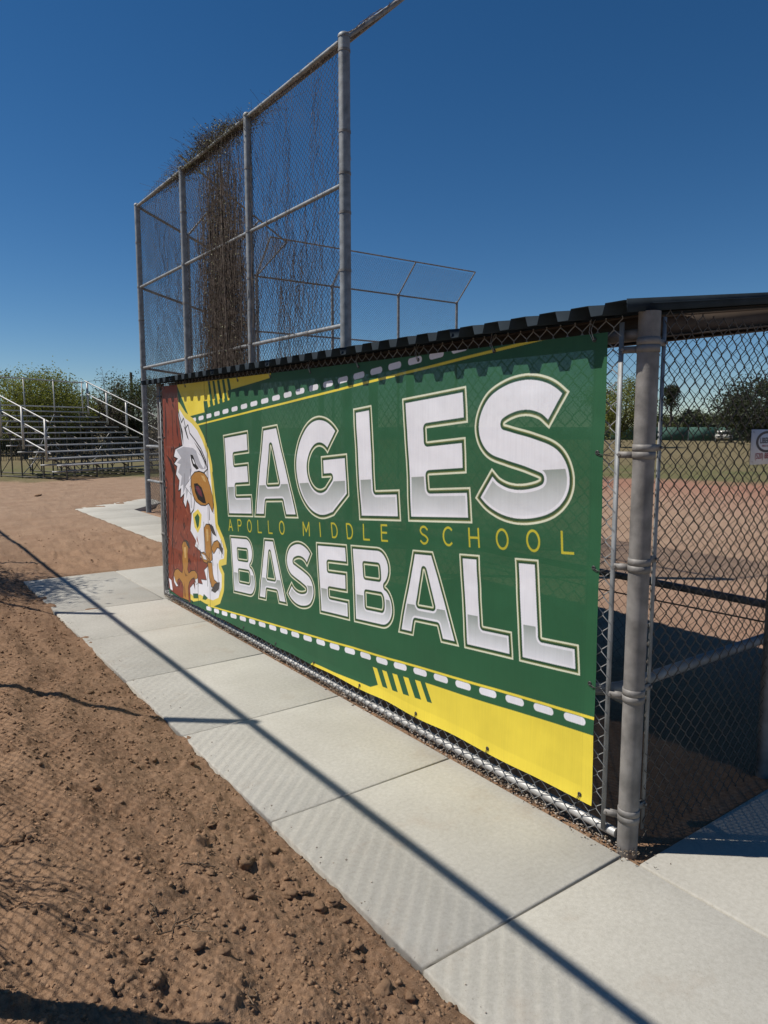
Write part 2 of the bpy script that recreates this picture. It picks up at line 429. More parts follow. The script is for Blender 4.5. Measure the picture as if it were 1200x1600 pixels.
# ------------------------------------------------------------------ dugout
dug = empty('dugout', 'low dugout shelter with corrugated metal roof and chain-link sides behind the green banner', 'dugout', loc=(0, 0, 0))
Y0, Y1 = 1.562, 6.80
XM = 2.262                        # plane of the back chain link
p_near = post(dug, FX, Y0, -.12, 2.03, .0385, M_POST, cap=False)
p_far = post(dug, FX, Y1, -.12, 2.03, .036, M_POST, cap=False)
for yy in (3.31, 5.05): post(dug, FX+.02, yy, -.1, 1.97, .026, M_POST, cap=False, n=14)
for zz in (.12, .60, 1.10, 1.52, 1.90):
    band(p_near, FX, Y0, zz, .0385, (-.02, .045, 0)); band(p_near, FX, Y0, zz+.0265, .0385, (.055, .0, 0))
    if zz > .3: band(p_far, FX, Y1, zz, .036, (-.02, -.045, 0))
def bar(a, b, w, parent=dug, name='tension_bar'):
    a = np.array(a, float); b = np.array(b, float); q = MB(); q.box((a+b)/2, (w[0], w[1], abs(b[2]-a[2]))); return q.build(name, M_GALV, parent)
bar((XM, Y0+.088, .04), (XM, Y0+.088, 2.0), (.005, .019))
bar((XM, Y1-.085, .04), (XM, Y1-.085, 2.0), (.005, .019))
bar((FX+.094, Y0, .04), (FX+.094, Y0, 2.02), (.019, .005))
# back mesh
o = chain_link(Y1-Y0-.17, 2.02, .0021, 4, True, jit=.005).build('chain_link', M_WIRE, dug); tag(o, kind='stuff')
place(o, (XM, Y0+.088, .008), (0, 1, 0))
# end mesh (towards the field), front mesh
X2 = 3.345; XF = 4.02
o = chain_link(X2-FX-.1, 2.06, .0021, 4, True, jit=.02).build('chain_link', M_WIRE_OLD, dug); tag(o, kind='stuff'); place(o, (FX+.09, Y0, .0), (1, 0, 0))
o = chain_link(XF-X2-.05, 2.1, .0021, 4, True, jit=.012).build('chain_link', M_WIRE_OLD, dug); tag(o, kind='stuff'); place(o, (X2+.03, Y0, .0), (1, 0, 0))
o = chain_link(4.9, 2.12, .0021, 3, False, jit=.02).build('chain_link', M_WIRE_OLD, dug); tag(o, kind='stuff'); place(o, (XF, Y0+.05, .02), (0, 1, 0))
post(dug, X2, Y0, -.1, 2.16, .03, M_POST, cap=False, n=16)
for yy in (Y0, 5.2, 6.78): post(dug, XF+.03, yy, -.1, 2.24, .036, M_POST, cap=False, n=16)
# rails
def bowed(name, pts, r, m=M_GALV, n=12): q = MB(); q.tube(pts, r, n); return shade(q.build(name, m, dug))
bowed('bottom_rail', [(FX-.014, Y0+.04, .040), (FX-.014, 2.6, .024), (FX-.014, 3.7, .014), (FX-.014, 5, .012), (FX-.014, 6.2, .022), (FX-.014, Y1-.03, .032)], .019, M_ALU)
bowed('top_rail', [(FX, Y0+.03, 1.955), (FX, Y1-.03, 1.955)], .021, M_POST)
bowed('front_rail', [(XF+.03, Y0, .63), (XF+.03, 5.2, .63)], .024, M_POST)
bowed('front_rail', [(XF+.03, 5.2, .63), (XF+.03, 6.78, .63)], .024, M_POST)
bowed('tension_wire', [(XF+.01, Y0, .54), (XF+.01, 3.0, .515), (XF+.01, 5.2, .545)], .005, M_WIRE_OLD, 6)
# low pipe inside the end fence with its capped elbow
bowed('end_rail', [(2.36, 1.80, .55), (2.40, 1.76, .552), (2.47, 1.735, .553), (3.35, 1.735, .553), (3.98, 1.735, .553)], .025, M_GALV)
bowed('end_rail', [(2.375, 1.62, .535), (2.385, 1.68, .54), (2.395, 1.76, .545)], .017, M_GALV)
# beams under the deck
SL = .129                         # roof pitch
def beam(a, b, w, h, name='roof_beam', m=M_BEAM):
    a = np.array(a, float); b = np.array(b, float); d = b-a; L_ = np.linalg.norm(d); x = d/L_
    up = np.array([0, 0, 1.0]); y = np.cross(up, x); y /= np.linalg.norm(y); z = np.cross(x, y)
    q = MB(); R = np.stack([x, y, z], 1)
    q.box((a+b)/2, (L_, w, .006), R); 
    q.box((a+b)/2 - z*h/2, (L_, .006, h), R); q.box((a+b)/2 - z*h, (L_, w, .006), R)
    return q.build(name, m, dug)
zb = lambda x: 2.008+SL*(x-2.148)
beam((2.395, 1.60, zb(2.36)), (2.395, 6.82, zb(2.36)), .05, .085)
beam((XF-.01, 1.60, zb(XF)-.004), (XF-.01, 6.82, zb(XF)-.004), .05, .10)
beam((2.43, 1.64, zb(2.43)-.012), (3.98, 1.64, zb(3.98)-.012), .05, .075)
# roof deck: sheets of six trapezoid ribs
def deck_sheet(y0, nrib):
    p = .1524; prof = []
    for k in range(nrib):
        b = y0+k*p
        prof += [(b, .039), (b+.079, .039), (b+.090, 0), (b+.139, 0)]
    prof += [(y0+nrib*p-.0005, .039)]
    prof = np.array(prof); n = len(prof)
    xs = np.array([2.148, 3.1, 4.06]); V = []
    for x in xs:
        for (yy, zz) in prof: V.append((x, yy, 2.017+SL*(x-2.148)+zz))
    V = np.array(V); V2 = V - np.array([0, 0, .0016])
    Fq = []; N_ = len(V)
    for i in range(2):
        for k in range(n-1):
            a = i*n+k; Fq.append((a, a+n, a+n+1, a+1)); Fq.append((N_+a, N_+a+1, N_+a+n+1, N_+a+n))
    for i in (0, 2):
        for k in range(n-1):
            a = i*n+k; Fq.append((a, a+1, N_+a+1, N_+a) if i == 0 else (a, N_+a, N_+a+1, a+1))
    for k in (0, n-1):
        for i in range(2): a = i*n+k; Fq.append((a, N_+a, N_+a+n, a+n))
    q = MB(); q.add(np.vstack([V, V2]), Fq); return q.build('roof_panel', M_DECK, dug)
y = 1.562; left = 35
deck_sheet(y, 6); 
for k in range(1, 6): deck_sheet(y+k*6*.1524+.0006, 6 if k < 5 else 5)
# edge flashing on the near end
q = MB(); q.box((3.104, 1.556, 2.017+SL*(3.104-2.148)+.019), (1.91, .003, .046), np.array([[math.cos(.1283), 0, -math.sin(.1283)], [0, 1, 0], [math.sin(.1283), 0, math.cos(.1283)]]))
q.box((3.16, 1.5535, 2.017+SL*(3.16-2.148)+.022), (1.76, .004, .005), np.array([[math.cos(.1283), 0, -math.sin(.1283)], [0, 1, 0], [math.sin(.1283), 0, math.cos(.1283)]]))
q.build('roof_flashing', M_DECK, dug)

# ------------------------------------------------------------------ banner
BW, BH0, BH1 = 5.02, .0, 2.02       # design space: s from the left edge, z up
BX = 2.252; KB = BX/2.285
def s2w(s, z): return BX, KB*(6.735-s), CAM_H+KB*(z-CAM_H)
PPM = 900
def banner_image():
    Wp, Hp = int(BW*PPM), int(BH1*PPM)
    img = np.zeros((Hp, Wp, 3), np.float32)
    GREEN = (44, 94, 62); YEL = (240, 216, 74); WHITE = (236, 234, 240); CREAM = (228, 228, 202); OLIVE = (112, 120, 66)
    BLACK = (24, 22, 20); BROWN = (132, 62, 44); DBROWN = (88, 38, 28); GOLD = (176, 124, 58); GREY = (176, 176, 184); LGOLD = (206, 166, 104)
    img[:] = GREEN
    ct, st = math.cos(math.atan(.0895)), math.sin(math.atan(.0895))
    def d2s(u, v): return u*ct - v*st, u*st + v*ct
    def fillmask(polys, pad=0):
        """even-odd fill of polygons given in s,z; returns mask, y0, x0 (rows up)"""
        al = np.vstack([np.asarray(p, float) for p in polys])*PPM
        x0 = max(0, int(al[:, 0].min())-pad-2); x1 = min(Wp, int(al[:, 0].max())+pad+3); y0 = max(0, int(al[:, 1].min())-pad-2); y1 = min(Hp, int(al[:, 1].max())+pad+3)
        if x1 <= x0 or y1 <= y0: return None
        H_, W_ = y1-y0, x1-x0; acc = np.zeros((H_, W_+1), np.int32); rows = np.arange(H_)+y0+.5
        for p in polys:
            P = np.asarray(p, float)*PPM
            for a, b in zip(P, np.roll(P, -1, 0)):
                if a[1] == b[1]: continue
                lo, hi = (a, b) if a[1] < b[1] else (b, a)
                sel = np.where((rows >= lo[1]) & (rows < hi[1]))[0]
                if not len(sel): continue
                xx = lo[0] + (rows[sel]-lo[1])/(hi[1]-lo[1])*(hi[0]-lo[0])
                ix = np.clip(np.ceil(xx-.5-x0).astype(int), 0, W_)
                np.add.at(acc, (sel, ix), 1)
        m = (np.cumsum(acc, 1)[:, :W_] % 2).astype(bool)
        return m, y0, x0
    def edt(m, R):
        """distance (px, up to R) from each True pixel to the nearest False one"""
        big = float(R+1); g = np.where(m, big, 0).astype(np.float32)
        for k in range(1, g.shape[0]): np.minimum(g[k], g[k-1]+1, out=g[k])
        for k in range(g.shape[0]-2, -1, -1): np.minimum(g[k], g[k+1]+1, out=g[k])
        g2 = np.pad(g*g, ((0, 0), (R, R)), constant_values=0); o = np.full(g.shape, big*big, np.float32)
        for dx in range(-R, R+1): np.minimum(o, g2[:, R+dx:R+dx+g.shape[1]]+dx*dx, out=o)
        return np.sqrt(o)
    def paint(mk, col):
        if mk is None: return
        m, y0, x0 = mk; v = img[y0:y0+m.shape[0], x0:x0+m.shape[1]]; v[m] = col
    def poly(p, col, line=None, lw=.007):
        if line is not None:
            R = int(lw*PPM)+1; mk = fillmask([p], R+3); 
            if mk is None: return
            m, y0, x0 = mk; d = edt(~m, R+2); mm = (d <= lw*PPM); paint((mm, y0, x0), line)
        paint(fillmask([p]), col)
    def stroke_poly(pts, w):
        P = np.asarray(pts, float); T = np.gradient(P, axis=0); T /= np.linalg.norm(T, axis=1)[:, None]; Nn = np.stack([-T[:, 1], T[:, 0]], 1)*w/2
        return np.vstack([P+Nn, (P-Nn)[::-1]])
    def spline(pts, k=14):
        P = np.asarray(pts, float); P = np.vstack([2*P[0]-P[1], P, 2*P[-1]-P[-2]]); o = []
        for i in range(1, len(P)-2):
            for t in np.linspace(0, 1, k, endpoint=False):
                a, b, c, d = P[i-1:i+3]; o.append(.5*((2*b)+(-a+c)*t+(2*a-5*b+4*c-d)*t*t+(-a+3*b-3*c+d)*t**3))
        o.append(P[-2]); return np.array(o)
    def dz(pts): return [d2s(*p) for p in pts]
    # --- corner fields, lines and dashes
    def line(v, w, u0, u1, col): poly(dz([(u0, v-w/2), (u1, v-w/2), (u1, v+w/2), (u0, v+w/2)]), col)
    vt = 1.636*ct-.826*st; vb = .147*ct-1.525*st + .008
    poly([(.40, 2.03), (2.3, 2.03), (2.25, 1.958), (1.50, 1.899), (1.47, 1.84), (1.04, 1.835), (1.06, 1.745), (.70, 1.715)], YEL)
    for k in range(5):                                   # hatch bars
        a = 1.085+k*.095; poly([(a, 1.945), (a+.045, 1.95), (a+.10, 1.79+.01*k), (a+.055, 1.782+.01*k)], YEL)
    poly([(1.06, 1.70), (1.0, 1.86), (1.08, 1.87), (1.15, 1.70)], GREEN) if False else None
    for k in range(5):
        a = 1.10+k*.095; poly([(a+.04, 1.99), (a+.085, 1.99), (a+.15, 1.785+.01*k), (a+.105, 1.778+.01*k)], GREEN)
    line(vt, .013, .85, 5.1, YEL)
    line(vb, .012, 1.02, 5.2, YEL)
    def dash(v, u0, L_, w=.036):
        q = []; r = w/2
        for k in range(9): a = math.pi/2+math.pi*k/8; q.append((u0+r+r*math.cos(a), v+r*math.sin(a)))
        for k in range(9): a = -math.pi/2+math.pi*k/8; q.append((u0+L_-r+r*math.cos(a), v+r*math.sin(a)))
        poly(dz(q), WHITE)
    uu = .90
    while uu < 4.6: dash(1.727*ct-1.289*st+.0, uu, .112, .034); uu += .1695
    uu = .98
    while uu < 5.1: dash(.283*ct-3.238*st, uu, .112, .034); uu += .1695
    a = d2s(2.8, .283*ct-3.238*st-.058); b = d2s(5.3, .283*ct-3.238*st-.058)
    poly([(2.70, .03), (2.78, .088), (3.448, .124), (3.52, .158), (4.0, .203), (3.945, .298), (4.352, .333), (5.03, .398), (5.03, -.05)], YEL)
    for k in range(5):
        a = 3.468+k*.098; z0 = .250+k*.0095; poly([(a, z0), (a+.044, z0+.004), (a+.105, z0-.095), (a+.058, z0-.10)], YEL)
    # --- big lettering
    def L_E(W_, H_, s): t = s*.92; n = (H_-3*t)/2; return [[(0, 0), (W_, 0), (W_, t), (s, t), (s, t+n), (W_*.96, t+n), (W_*.96, 2*t+n), (s, 2*t+n), (s, 2*t+2*n), (W_, 2*t+2*n), (W_, H_), (0, H_)]]
    def L_L(W_, H_, s): return [[(0, 0), (W_, 0), (W_, s*.92), (s, s*.92), (s, H_), (0, H_)]]
    def L_A(W_, H_, s):
        tw = W_*.34; c = W_/2; f = s*.98
        return [[(0, 0), (f, 0), (f+W_*.05, H_*.17), (W_-f-W_*.05, H_*.17), (W_-f, 0), (W_, 0), (c+tw/2, H_), (c-tw/2, H_)],
                [(c-W_*.115, H_*.38), (c+W_*.115, H_*.38), (c, H_*.78)]]
    def arc(cx, cy, rx, ry, a0, a1, k=40): return [(cx+rx*math.cos(math.radians(a0+(a1-a0)*i/k)), cy+ry*math.sin(math.radians(a0+(a1-a0)*i/k))) for i in range(k+1)]
    def L_S(W_, H_, s):
        pts = [(.88, .73), (.76, .815), (.60, .86), (.42, .855), (.25, .80), (.17, .69), (.22, .59), (.38, .535), (.60, .475), (.79, .40), (.835, .28), (.74, .18), (.55, .14), (.36, .15), (.20, .205), (.09, .29)]
        C_ = spline([(x*W_, y*H_) for x, y in pts]); return [C_], s
    def L_G(W_, H_, s):
        rx, ry = (W_-s)/2, (H_-s)/2
        P = arc(W_/2, H_/2, rx, ry, 40, 300, 60); a = stroke_poly(P, s)
        return [a], [[(W_*.53, H_*.40), (W_, H_*.40), (W_, H_*.61), (W_*.53, H_*.61)], [(W_*.60, H_*.01), (W_*.72, H_*.035), (W_, H_*.22), (W_, H_*.5), (W_-s*1.0, H_*.5), (W_-s*1.0, H_*.405), (W_*.60, H_*.325)]]
    def L_B(W_, H_, s):
        t = s*.80; r1 = H_*.255; r2 = H_*.275; hm = H_*.51
        out = [(0, 0)] + arc(W_-r2, r2, r2, r2, -90, 60, 16) + arc(W_*.95-r1, H_-r1, r1, r1, -60, 90, 16) + [(0, H_)]
        h1 = [(s, t)] + arc(W_-r2, (t+hm-t*.45)/2, r2-s*.82, (hm-t*.45-t)/2, -90, 90, 12) + [(s, hm-t*.45)]
        h2 = [(s, hm+t*.45)] + arc(W_*.95-r1, (hm+t*.45+H_-t)/2, r1-s*.82, (H_-t-hm-t*.45)/2, -90, 90, 12) + [(s, H_-t)]
        return [out, h1, h2]
    def glyph(ch, u0, u1, v0, v1, s, vmid, sc=1.0):
        W_, H_ = u1-u0, v1-v0
        g = {'E': L_E, 'A': L_A, 'G': L_G, 'L': L_L, 'S': L_S, 'B': L_B}[ch](W_, H_, s)
        extra = []
        if isinstance(g, tuple):
            g, extra = g
            if not isinstance(extra, list):              # centre line + width: union of short quads
                C_ = np.asarray(g[0]); w = extra; T = np.gradient(C_, axis=0); T /= np.linalg.norm(T, axis=1)[:, None]; Nn = np.stack([-T[:, 1], T[:, 0]], 1)*w/2
                qs = [np.array([C_[i]+Nn[i], C_[i]-Nn[i], C_[i+1]-Nn[i+1], C_[i+1]+Nn[i+1]]) for i in range(len(C_)-1)]
                g = [qs[0]]; extra = [list(map(tuple, q)) for q in qs[1:]] + [[(C_[i][0]+w/2*math.cos(t), C_[i][1]+w/2*math.sin(t)) for t in np.linspace(0, 6.1, 22)] for i in range(14, len(C_)-14, 5)]
        tr = lambda p: [d2s(u0+x, v0+y) for x, y in p]
        R = int(.05*PPM)
        mk = fillmask([tr(p) for p in g] + [], R)
        m, y0, x0 = mk
        if extra:
            allp = fillmask([tr([(0-.02, -.02), (W_+.02, -.02), (W_+.02, H_+.02), (-.02, H_+.02)])], R); M_, Y_, X_ = allp; M_[:] = False
            M_[y0-Y_:y0-Y_+m.shape[0], x0-X_:x0-X_+m.shape[1]] |= m
            # open the mouth of the G before adding the bar
            for e in extra:
                mm, yy_, xx_ = fillmask([tr(e)]); M_[yy_-Y_:yy_-Y_+mm.shape[0], xx_-X_:xx_-X_+mm.shape[1]] |= mm
            m, y0, x0 = M_, Y_, X_
        d = edt(m, R)/PPM
        v = img[y0:y0+m.shape[0], x0:x0+m.shape[1]]
        yy_, xx_ = np.mgrid[0:m.shape[0], 0:m.shape[1]]
        S_ = (xx_+x0)/PPM; Z_ = (yy_+y0)/PPM; V_ = -S_*st + Z_*ct
        v[m] = OLIVE
        v[m & (d < .0095*sc)] = CREAM
        v[m & (d > .0150*sc)] = (34, 74, 46)
        fill = m & (d > .027*sc); v[fill] = WHITE
        low = m & (d > .040*sc) & (V_ < vmid); f = np.clip((vmid-V_)/(vmid-v0-.04), 0, 1)**.8
        c = np.array((150, 158, 152), np.float32)[None]*(1-f[low])[:, None] + np.array((226, 226, 232), np.float32)[None]*f[low][:, None]; v[low] = c
    v0, v1 = .787, 1.428
    for ch, a, b in (('E', 1.558, 2.012), ('A', 2.03, 2.70), ('G', 2.69, 3.333), ('L', 3.42, 3.825), ('E', 3.888, 4.377), ('S', 4.412, 4.99)):
        glyph(ch, a, b, v0, v1, {'G': .19, 'S': .178}.get(ch, .185), 1.018)
    v0, v1 = .180, .640
    for ch, a, b in (('B', 1.567, 1.996), ('A', 2.014, 2.476), ('S', 2.474, 2.866), ('E', 2.908, 3.268), ('B', 3.312, 3.722), ('A', 3.745, 4.24), ('L', 4.277, 4.602), ('L', 4.638, 4.972)):
        glyph(ch, a, b, v0, v1, .138 if ch != 'S' else .122, .348, .85)
    # --- thin lettering
    O_ = arc(.5, .5, .46, .5, 0, 360, 40); 
    ST = {'A': [[(0, 0), (.5, 1), (1, 0)], [(.17, .33), (.83, .33)]], 'P': [[(.1, 0), (.1, 1)], [(.1, 1)] + arc(.55, .74, .35, .26, 90, -90, 14) + [(.1, .48)]],
          'O': [O_], 'L': [[(.1, 1), (.1, 0), (.85, 0)]], 'M': [[(0, 0), (0, 1), (.5, .3), (1, 1), (1, 0)]], 'I': [[(.5, 0), (.5, 1)]],
          'D': [[(.08, 0), (.08, 1)], [(.08, 1), (.35, 1)] + arc(.38, .5, .52, .5, 90, -90, 24) + [(.08, 0)]], 'E': [[(.85, 0), (.12, 0), (.12, 1), (.85, 1)], [(.12, .52), (.78, .52)]],
          'S': [list(spline([(.88, .84), (.62, .99), (.3, .96), (.14, .78), (.28, .58), (.66, .44), (.86, .26), (.7, .05), (.38, .0), (.1, .14)], 6))],
          'C': [arc(.55, .5, .48, .5, 48, 312, 30)], 'H': [[(.08, 0), (.08, 1)], [(.92, 0), (.92, 1)], [(.08, .5), (.92, .5)]]}
    for word, a, b in (('APOLLO', 1.555, 2.495), ('MIDDLE', 2.755, 3.70), ('SCHOOL', 3.975, 4.975)):
        n = len(word); pitch = (b-a-.075)/(n-1)
        for i, ch in enumerate(word):
            for pl in ST[ch]:
                q = dz([(a+i*pitch+x*.075, .677+y*.086) for x, y in pl]); 
                for a_, b_ in zip(q[:-1], q[1:]):
                    a_ = np.array(a_); b_ = np.array(b_); e_ = (b_-a_)/np.linalg.norm(b_-a_); n_ = np.array([-e_[1], e_[0]])*.0052; a_ = a_-e_*.0035; b_ = b_+e_*.0035
                    poly([a_+n_, a_-n_, b_-n_, b_+n_], (198, 186, 54))
    # --- eagle (traced outline points, photo pixels of an enlarged crop -> banner coordinates)
    def E_(pts):
        o = []
        for a, b in pts:
            P = on_x(240+a*.31667, 570+b*.31667, 2.285); o.append((6.735-P[1], P[2]))
        return o
    halo = [(118, 100), (126, 180), (160, 235), (195, 262), (225, 300), (250, 350), (277, 420), (292, 490), (302, 600), (314, 700), (320, 785), (350, 855), (366, 915), (362, 985), (336, 992), (352, 1030), (350, 1115), (332, 1178), (300, 1192), (262, 1178), (236, 1162), (200, 1168), (175, 1150), (120, 1100), (120, 300)]
    mk = fillmask([E_(halo)], 4); m, y0, x0 = mk; d = edt(m, 60)/PPM; v = img[y0:y0+m.shape[0], x0:x0+m.shape[1]]; v[m] = (232, 208, 92); v[m & (d > .052)] = WHITE
    poly(E_([(196, 735), (222, 712), (240, 740), (236, 800), (222, 830), (205, 800)]), (232, 208, 92)); poly(E_([(206, 752), (221, 733), (230, 752), (227, 795), (219, 808)]), GREEN)
    poly(E_([(196, 1128), (222, 1128), (226, 1152), (200, 1152)]), GREEN); poly(E_([(252, 1130), (272, 1150), (262, 1160), (246, 1156)]), GREEN)
    body = [(40, 90), (118, 90), (126, 250), (140, 380), (150, 480), (176, 600), (192, 700), (184, 820), (212, 870), (205, 895), (238, 925), (232, 950), (276, 985), (252, 1010), (264, 1060), (236, 1056), (244, 1080), (206, 1070), (182, 1098), (184, 1172), (140, 1146), (92, 1112), (74, 1090), (60, 700)]
    poly(E_(body), BROWN, BLACK, .006)
    r2 = random.Random(3)
    for k in range(210):                                 # feather strokes
        a = r2.uniform(58, 225); b = r2.uniform(150, 1080); L_ = r2.uniform(14, 60); w = r2.uniform(1.4, 4.2); sl = r2.uniform(-.25, .35)
        lim = 118 if b < 380 else (150 if b < 560 else (185 if b < 830 else 235))
        if a > lim-12: continue
        poly(E_([(a, b), (a+w, b+L_*.3), (a+sl*L_, b+L_), (a-w, b+L_*.35)]), r2.choice([DBROWN, (62, 28, 22), (154, 82, 58), (106, 50, 36)]))
    poly(E_([(64, 440), (92, 470), (110, 520), (108, 640), (98, 860), (88, 1000), (100, 700), (100, 540), (84, 480)]), (52, 26, 22))
    for q in ([(58, 150), (70, 300), (66, 430), (60, 300)], [(110, 130), (118, 280), (128, 380), (116, 330)], [(72, 560), (80, 760), (76, 900), (70, 760)]): poly(E_(q), (60, 28, 24))
    head = [(124, 232), (140, 290), (150, 268), (160, 318), (172, 300), (180, 340), (205, 372), (236, 418), (258, 470), (268, 512), (250, 530), (226, 522), (204, 528), (190, 548), (186, 600), (196, 640), (204, 668), (200, 712), (186, 732), (180, 690), (168, 662), (160, 702), (150, 676), (154, 632), (136, 654), (138, 606), (126, 620), (130, 570), (114, 540), (120, 500), (106, 488), (124, 462), (106, 452), (112, 418), (146, 400), (138, 340)]
    poly(E_(head), WHITE, BLACK, .013)
    for q in ([(128, 262), (138, 330), (150, 398), (146, 330)], [(150, 300), (168, 360), (176, 372), (162, 318)], [(200, 376), (236, 424), (260, 478), (266, 512), (250, 470), (228, 424)]): poly(E_(q), BLACK)
    poly(E_([(116, 420), (150, 404), (196, 410), (238, 448), (258, 490), (262, 512), (240, 516), (222, 505), (205, 470), (186, 440), (182, 470), (190, 520), (176, 560), (172, 620), (164, 660), (160, 600), (146, 640), (148, 590), (134, 600), (142, 550), (124, 530), (136, 490), (118, 484), (140, 460)]), GREY)
    poly(E_([(212, 425), (240, 455), (256, 495), (250, 512), (236, 490), (228, 470)]), (238, 238, 244))
    poly(E_([(184, 442), (196, 446), (212, 490), (226, 512), (214, 518), (196, 500), (188, 474)]), BLACK); poly(E_([(192, 462), (200, 470), (208, 492), (198, 486)]), (236, 236, 240))
    poly(E_([(158, 600), (176, 574), (190, 548), (192, 590), (180, 600), (188, 640)]), WHITE, BLACK, .005)
    beak = [(188, 552), (204, 532), (228, 528), (254, 538), (270, 562), (284, 606), (294, 650), (297, 700), (294, 724), (284, 700), (276, 680), (258, 692), (236, 690), (212, 672), (196, 640), (188, 600)]
    poly(E_(beak), GOLD, BLACK, .009); poly(E_([(236, 545), (252, 548), (262, 580), (250, 572)]), LGOLD)
    poly(E_([(200, 586), (218, 584), (240, 606), (254, 648), (262, 684), (246, 682), (222, 664), (206, 626)]), BLACK); poly(E_([(208, 598), (222, 598), (238, 622), (244, 654), (226, 640), (214, 620)]), (104, 44, 56))
    def toe(p, claw=None):
        poly(E_(p), GOLD, BLACK, .008)
        if claw: poly(E_(claw), (70, 66, 66), BLACK, .006)
    toe([(254, 806), (262, 788), (278, 790), (286, 812), (288, 880), (292, 960), (276, 975), (262, 960), (258, 900)], [(278, 786), (296, 800), (310, 842), (296, 832), (286, 812)])
    toe([(288, 906), (300, 876), (318, 868), (334, 886), (336, 906), (316, 900), (300, 930)], [(328, 884), (344, 908), (342, 932), (330, 910)])
    toe([(236, 930), (252, 926), (276, 960), (270, 978), (252, 972), (240, 952)], None); poly(E_([(238, 930), (256, 940), (266, 962), (250, 958)]), (226, 226, 230), BLACK, .004)
    toe([(270, 975), (290, 978), (294, 1030), (302, 1062), (318, 1078), (310, 1100), (290, 1094), (278, 1050)], [(306, 1082), (326, 1076), (324, 1104), (306, 1122), (290, 1112)])
    toe([(143, 890), (150, 872), (166, 874), (172, 896), (170, 930), (173, 975), (169, 1008), (176, 1030), (190, 1018), (206, 1016), (218, 1034), (219, 1058), (210, 1068), (203, 1048), (190, 1056), (178, 1072), (172, 1100), (176, 1162), (150, 1150), (152, 1096), (144, 1072), (130, 1052), (122, 1060), (121, 1078), (110, 1062), (104, 1030), (110, 1012), (122, 1008), (134, 1020), (144, 1028), (148, 1000), (144, 955), (147, 925)], [(158, 864), (174, 876), (180, 904), (168, 890)])
    poly(E_([(104, 1040), (112, 1066), (126, 1090), (118, 1092), (106, 1070)]), (226, 226, 230), BLACK, .004); poly(E_([(208, 1060), (220, 1054), (222, 1076), (214, 1084)]), (226, 226, 230), BLACK, .004)
    for q in ([(150, 1000), (160, 1030), (172, 1040), (158, 1044)], [(154, 1070), (160, 1110), (162, 1150), (156, 1140)]): poly(E_(q), (128, 84, 38))
    poly(E_([(152, 900), (162, 900), (164, 950), (156, 954)]), LGOLD); poly(E_([(262, 810), (272, 812), (274, 868), (266, 872)]), LGOLD)
    poly(E_([(80, 1052), (92, 1062), (100, 1112), (88, 1106)]), WHITE)
    # --- hem fold
    Hh = int(.062*PPM)
    inner = np.ones((Hp, Wp), bool); inner[:, Wp-Hh:] = False; inner[:, :Hh] = False
    xs_ = np.arange(Wp)/PPM; hb = ((.034+.064*xs_/5.015)+.062)*PPM; inner &= np.arange(Hp)[:, None] > hb[None]
    img[inner] *= .985
    for sl_ in (np.s_[:, Wp-Hh-2:Wp-Hh], ): img[sl_] *= .93
    # downsample by two, to linear colour
    Hp2, Wp2 = Hp//2*2, Wp//2*2
    a = img[:Hp2, :Wp2]/255.0
    a = np.where(a <= .04045, a/12.92, ((a+.055)/1.055)**2.4)
    a = (a[0::2, 0::2]+a[1::2, 0::2]+a[0::2, 1::2]+a[1::2, 1::2])/4
    H2, W2 = a.shape[:2]
    im = bpy.data.images.new('banner_print', W2, H2, float_buffer=True, is_data=True)
    px = np.ones((H2, W2, 4), np.float32); px[..., :3] = a
    im.pixels.foreach_set(px.ravel()); im.pack(); im.update()
    return im
BANNER_IMG = banner_image()

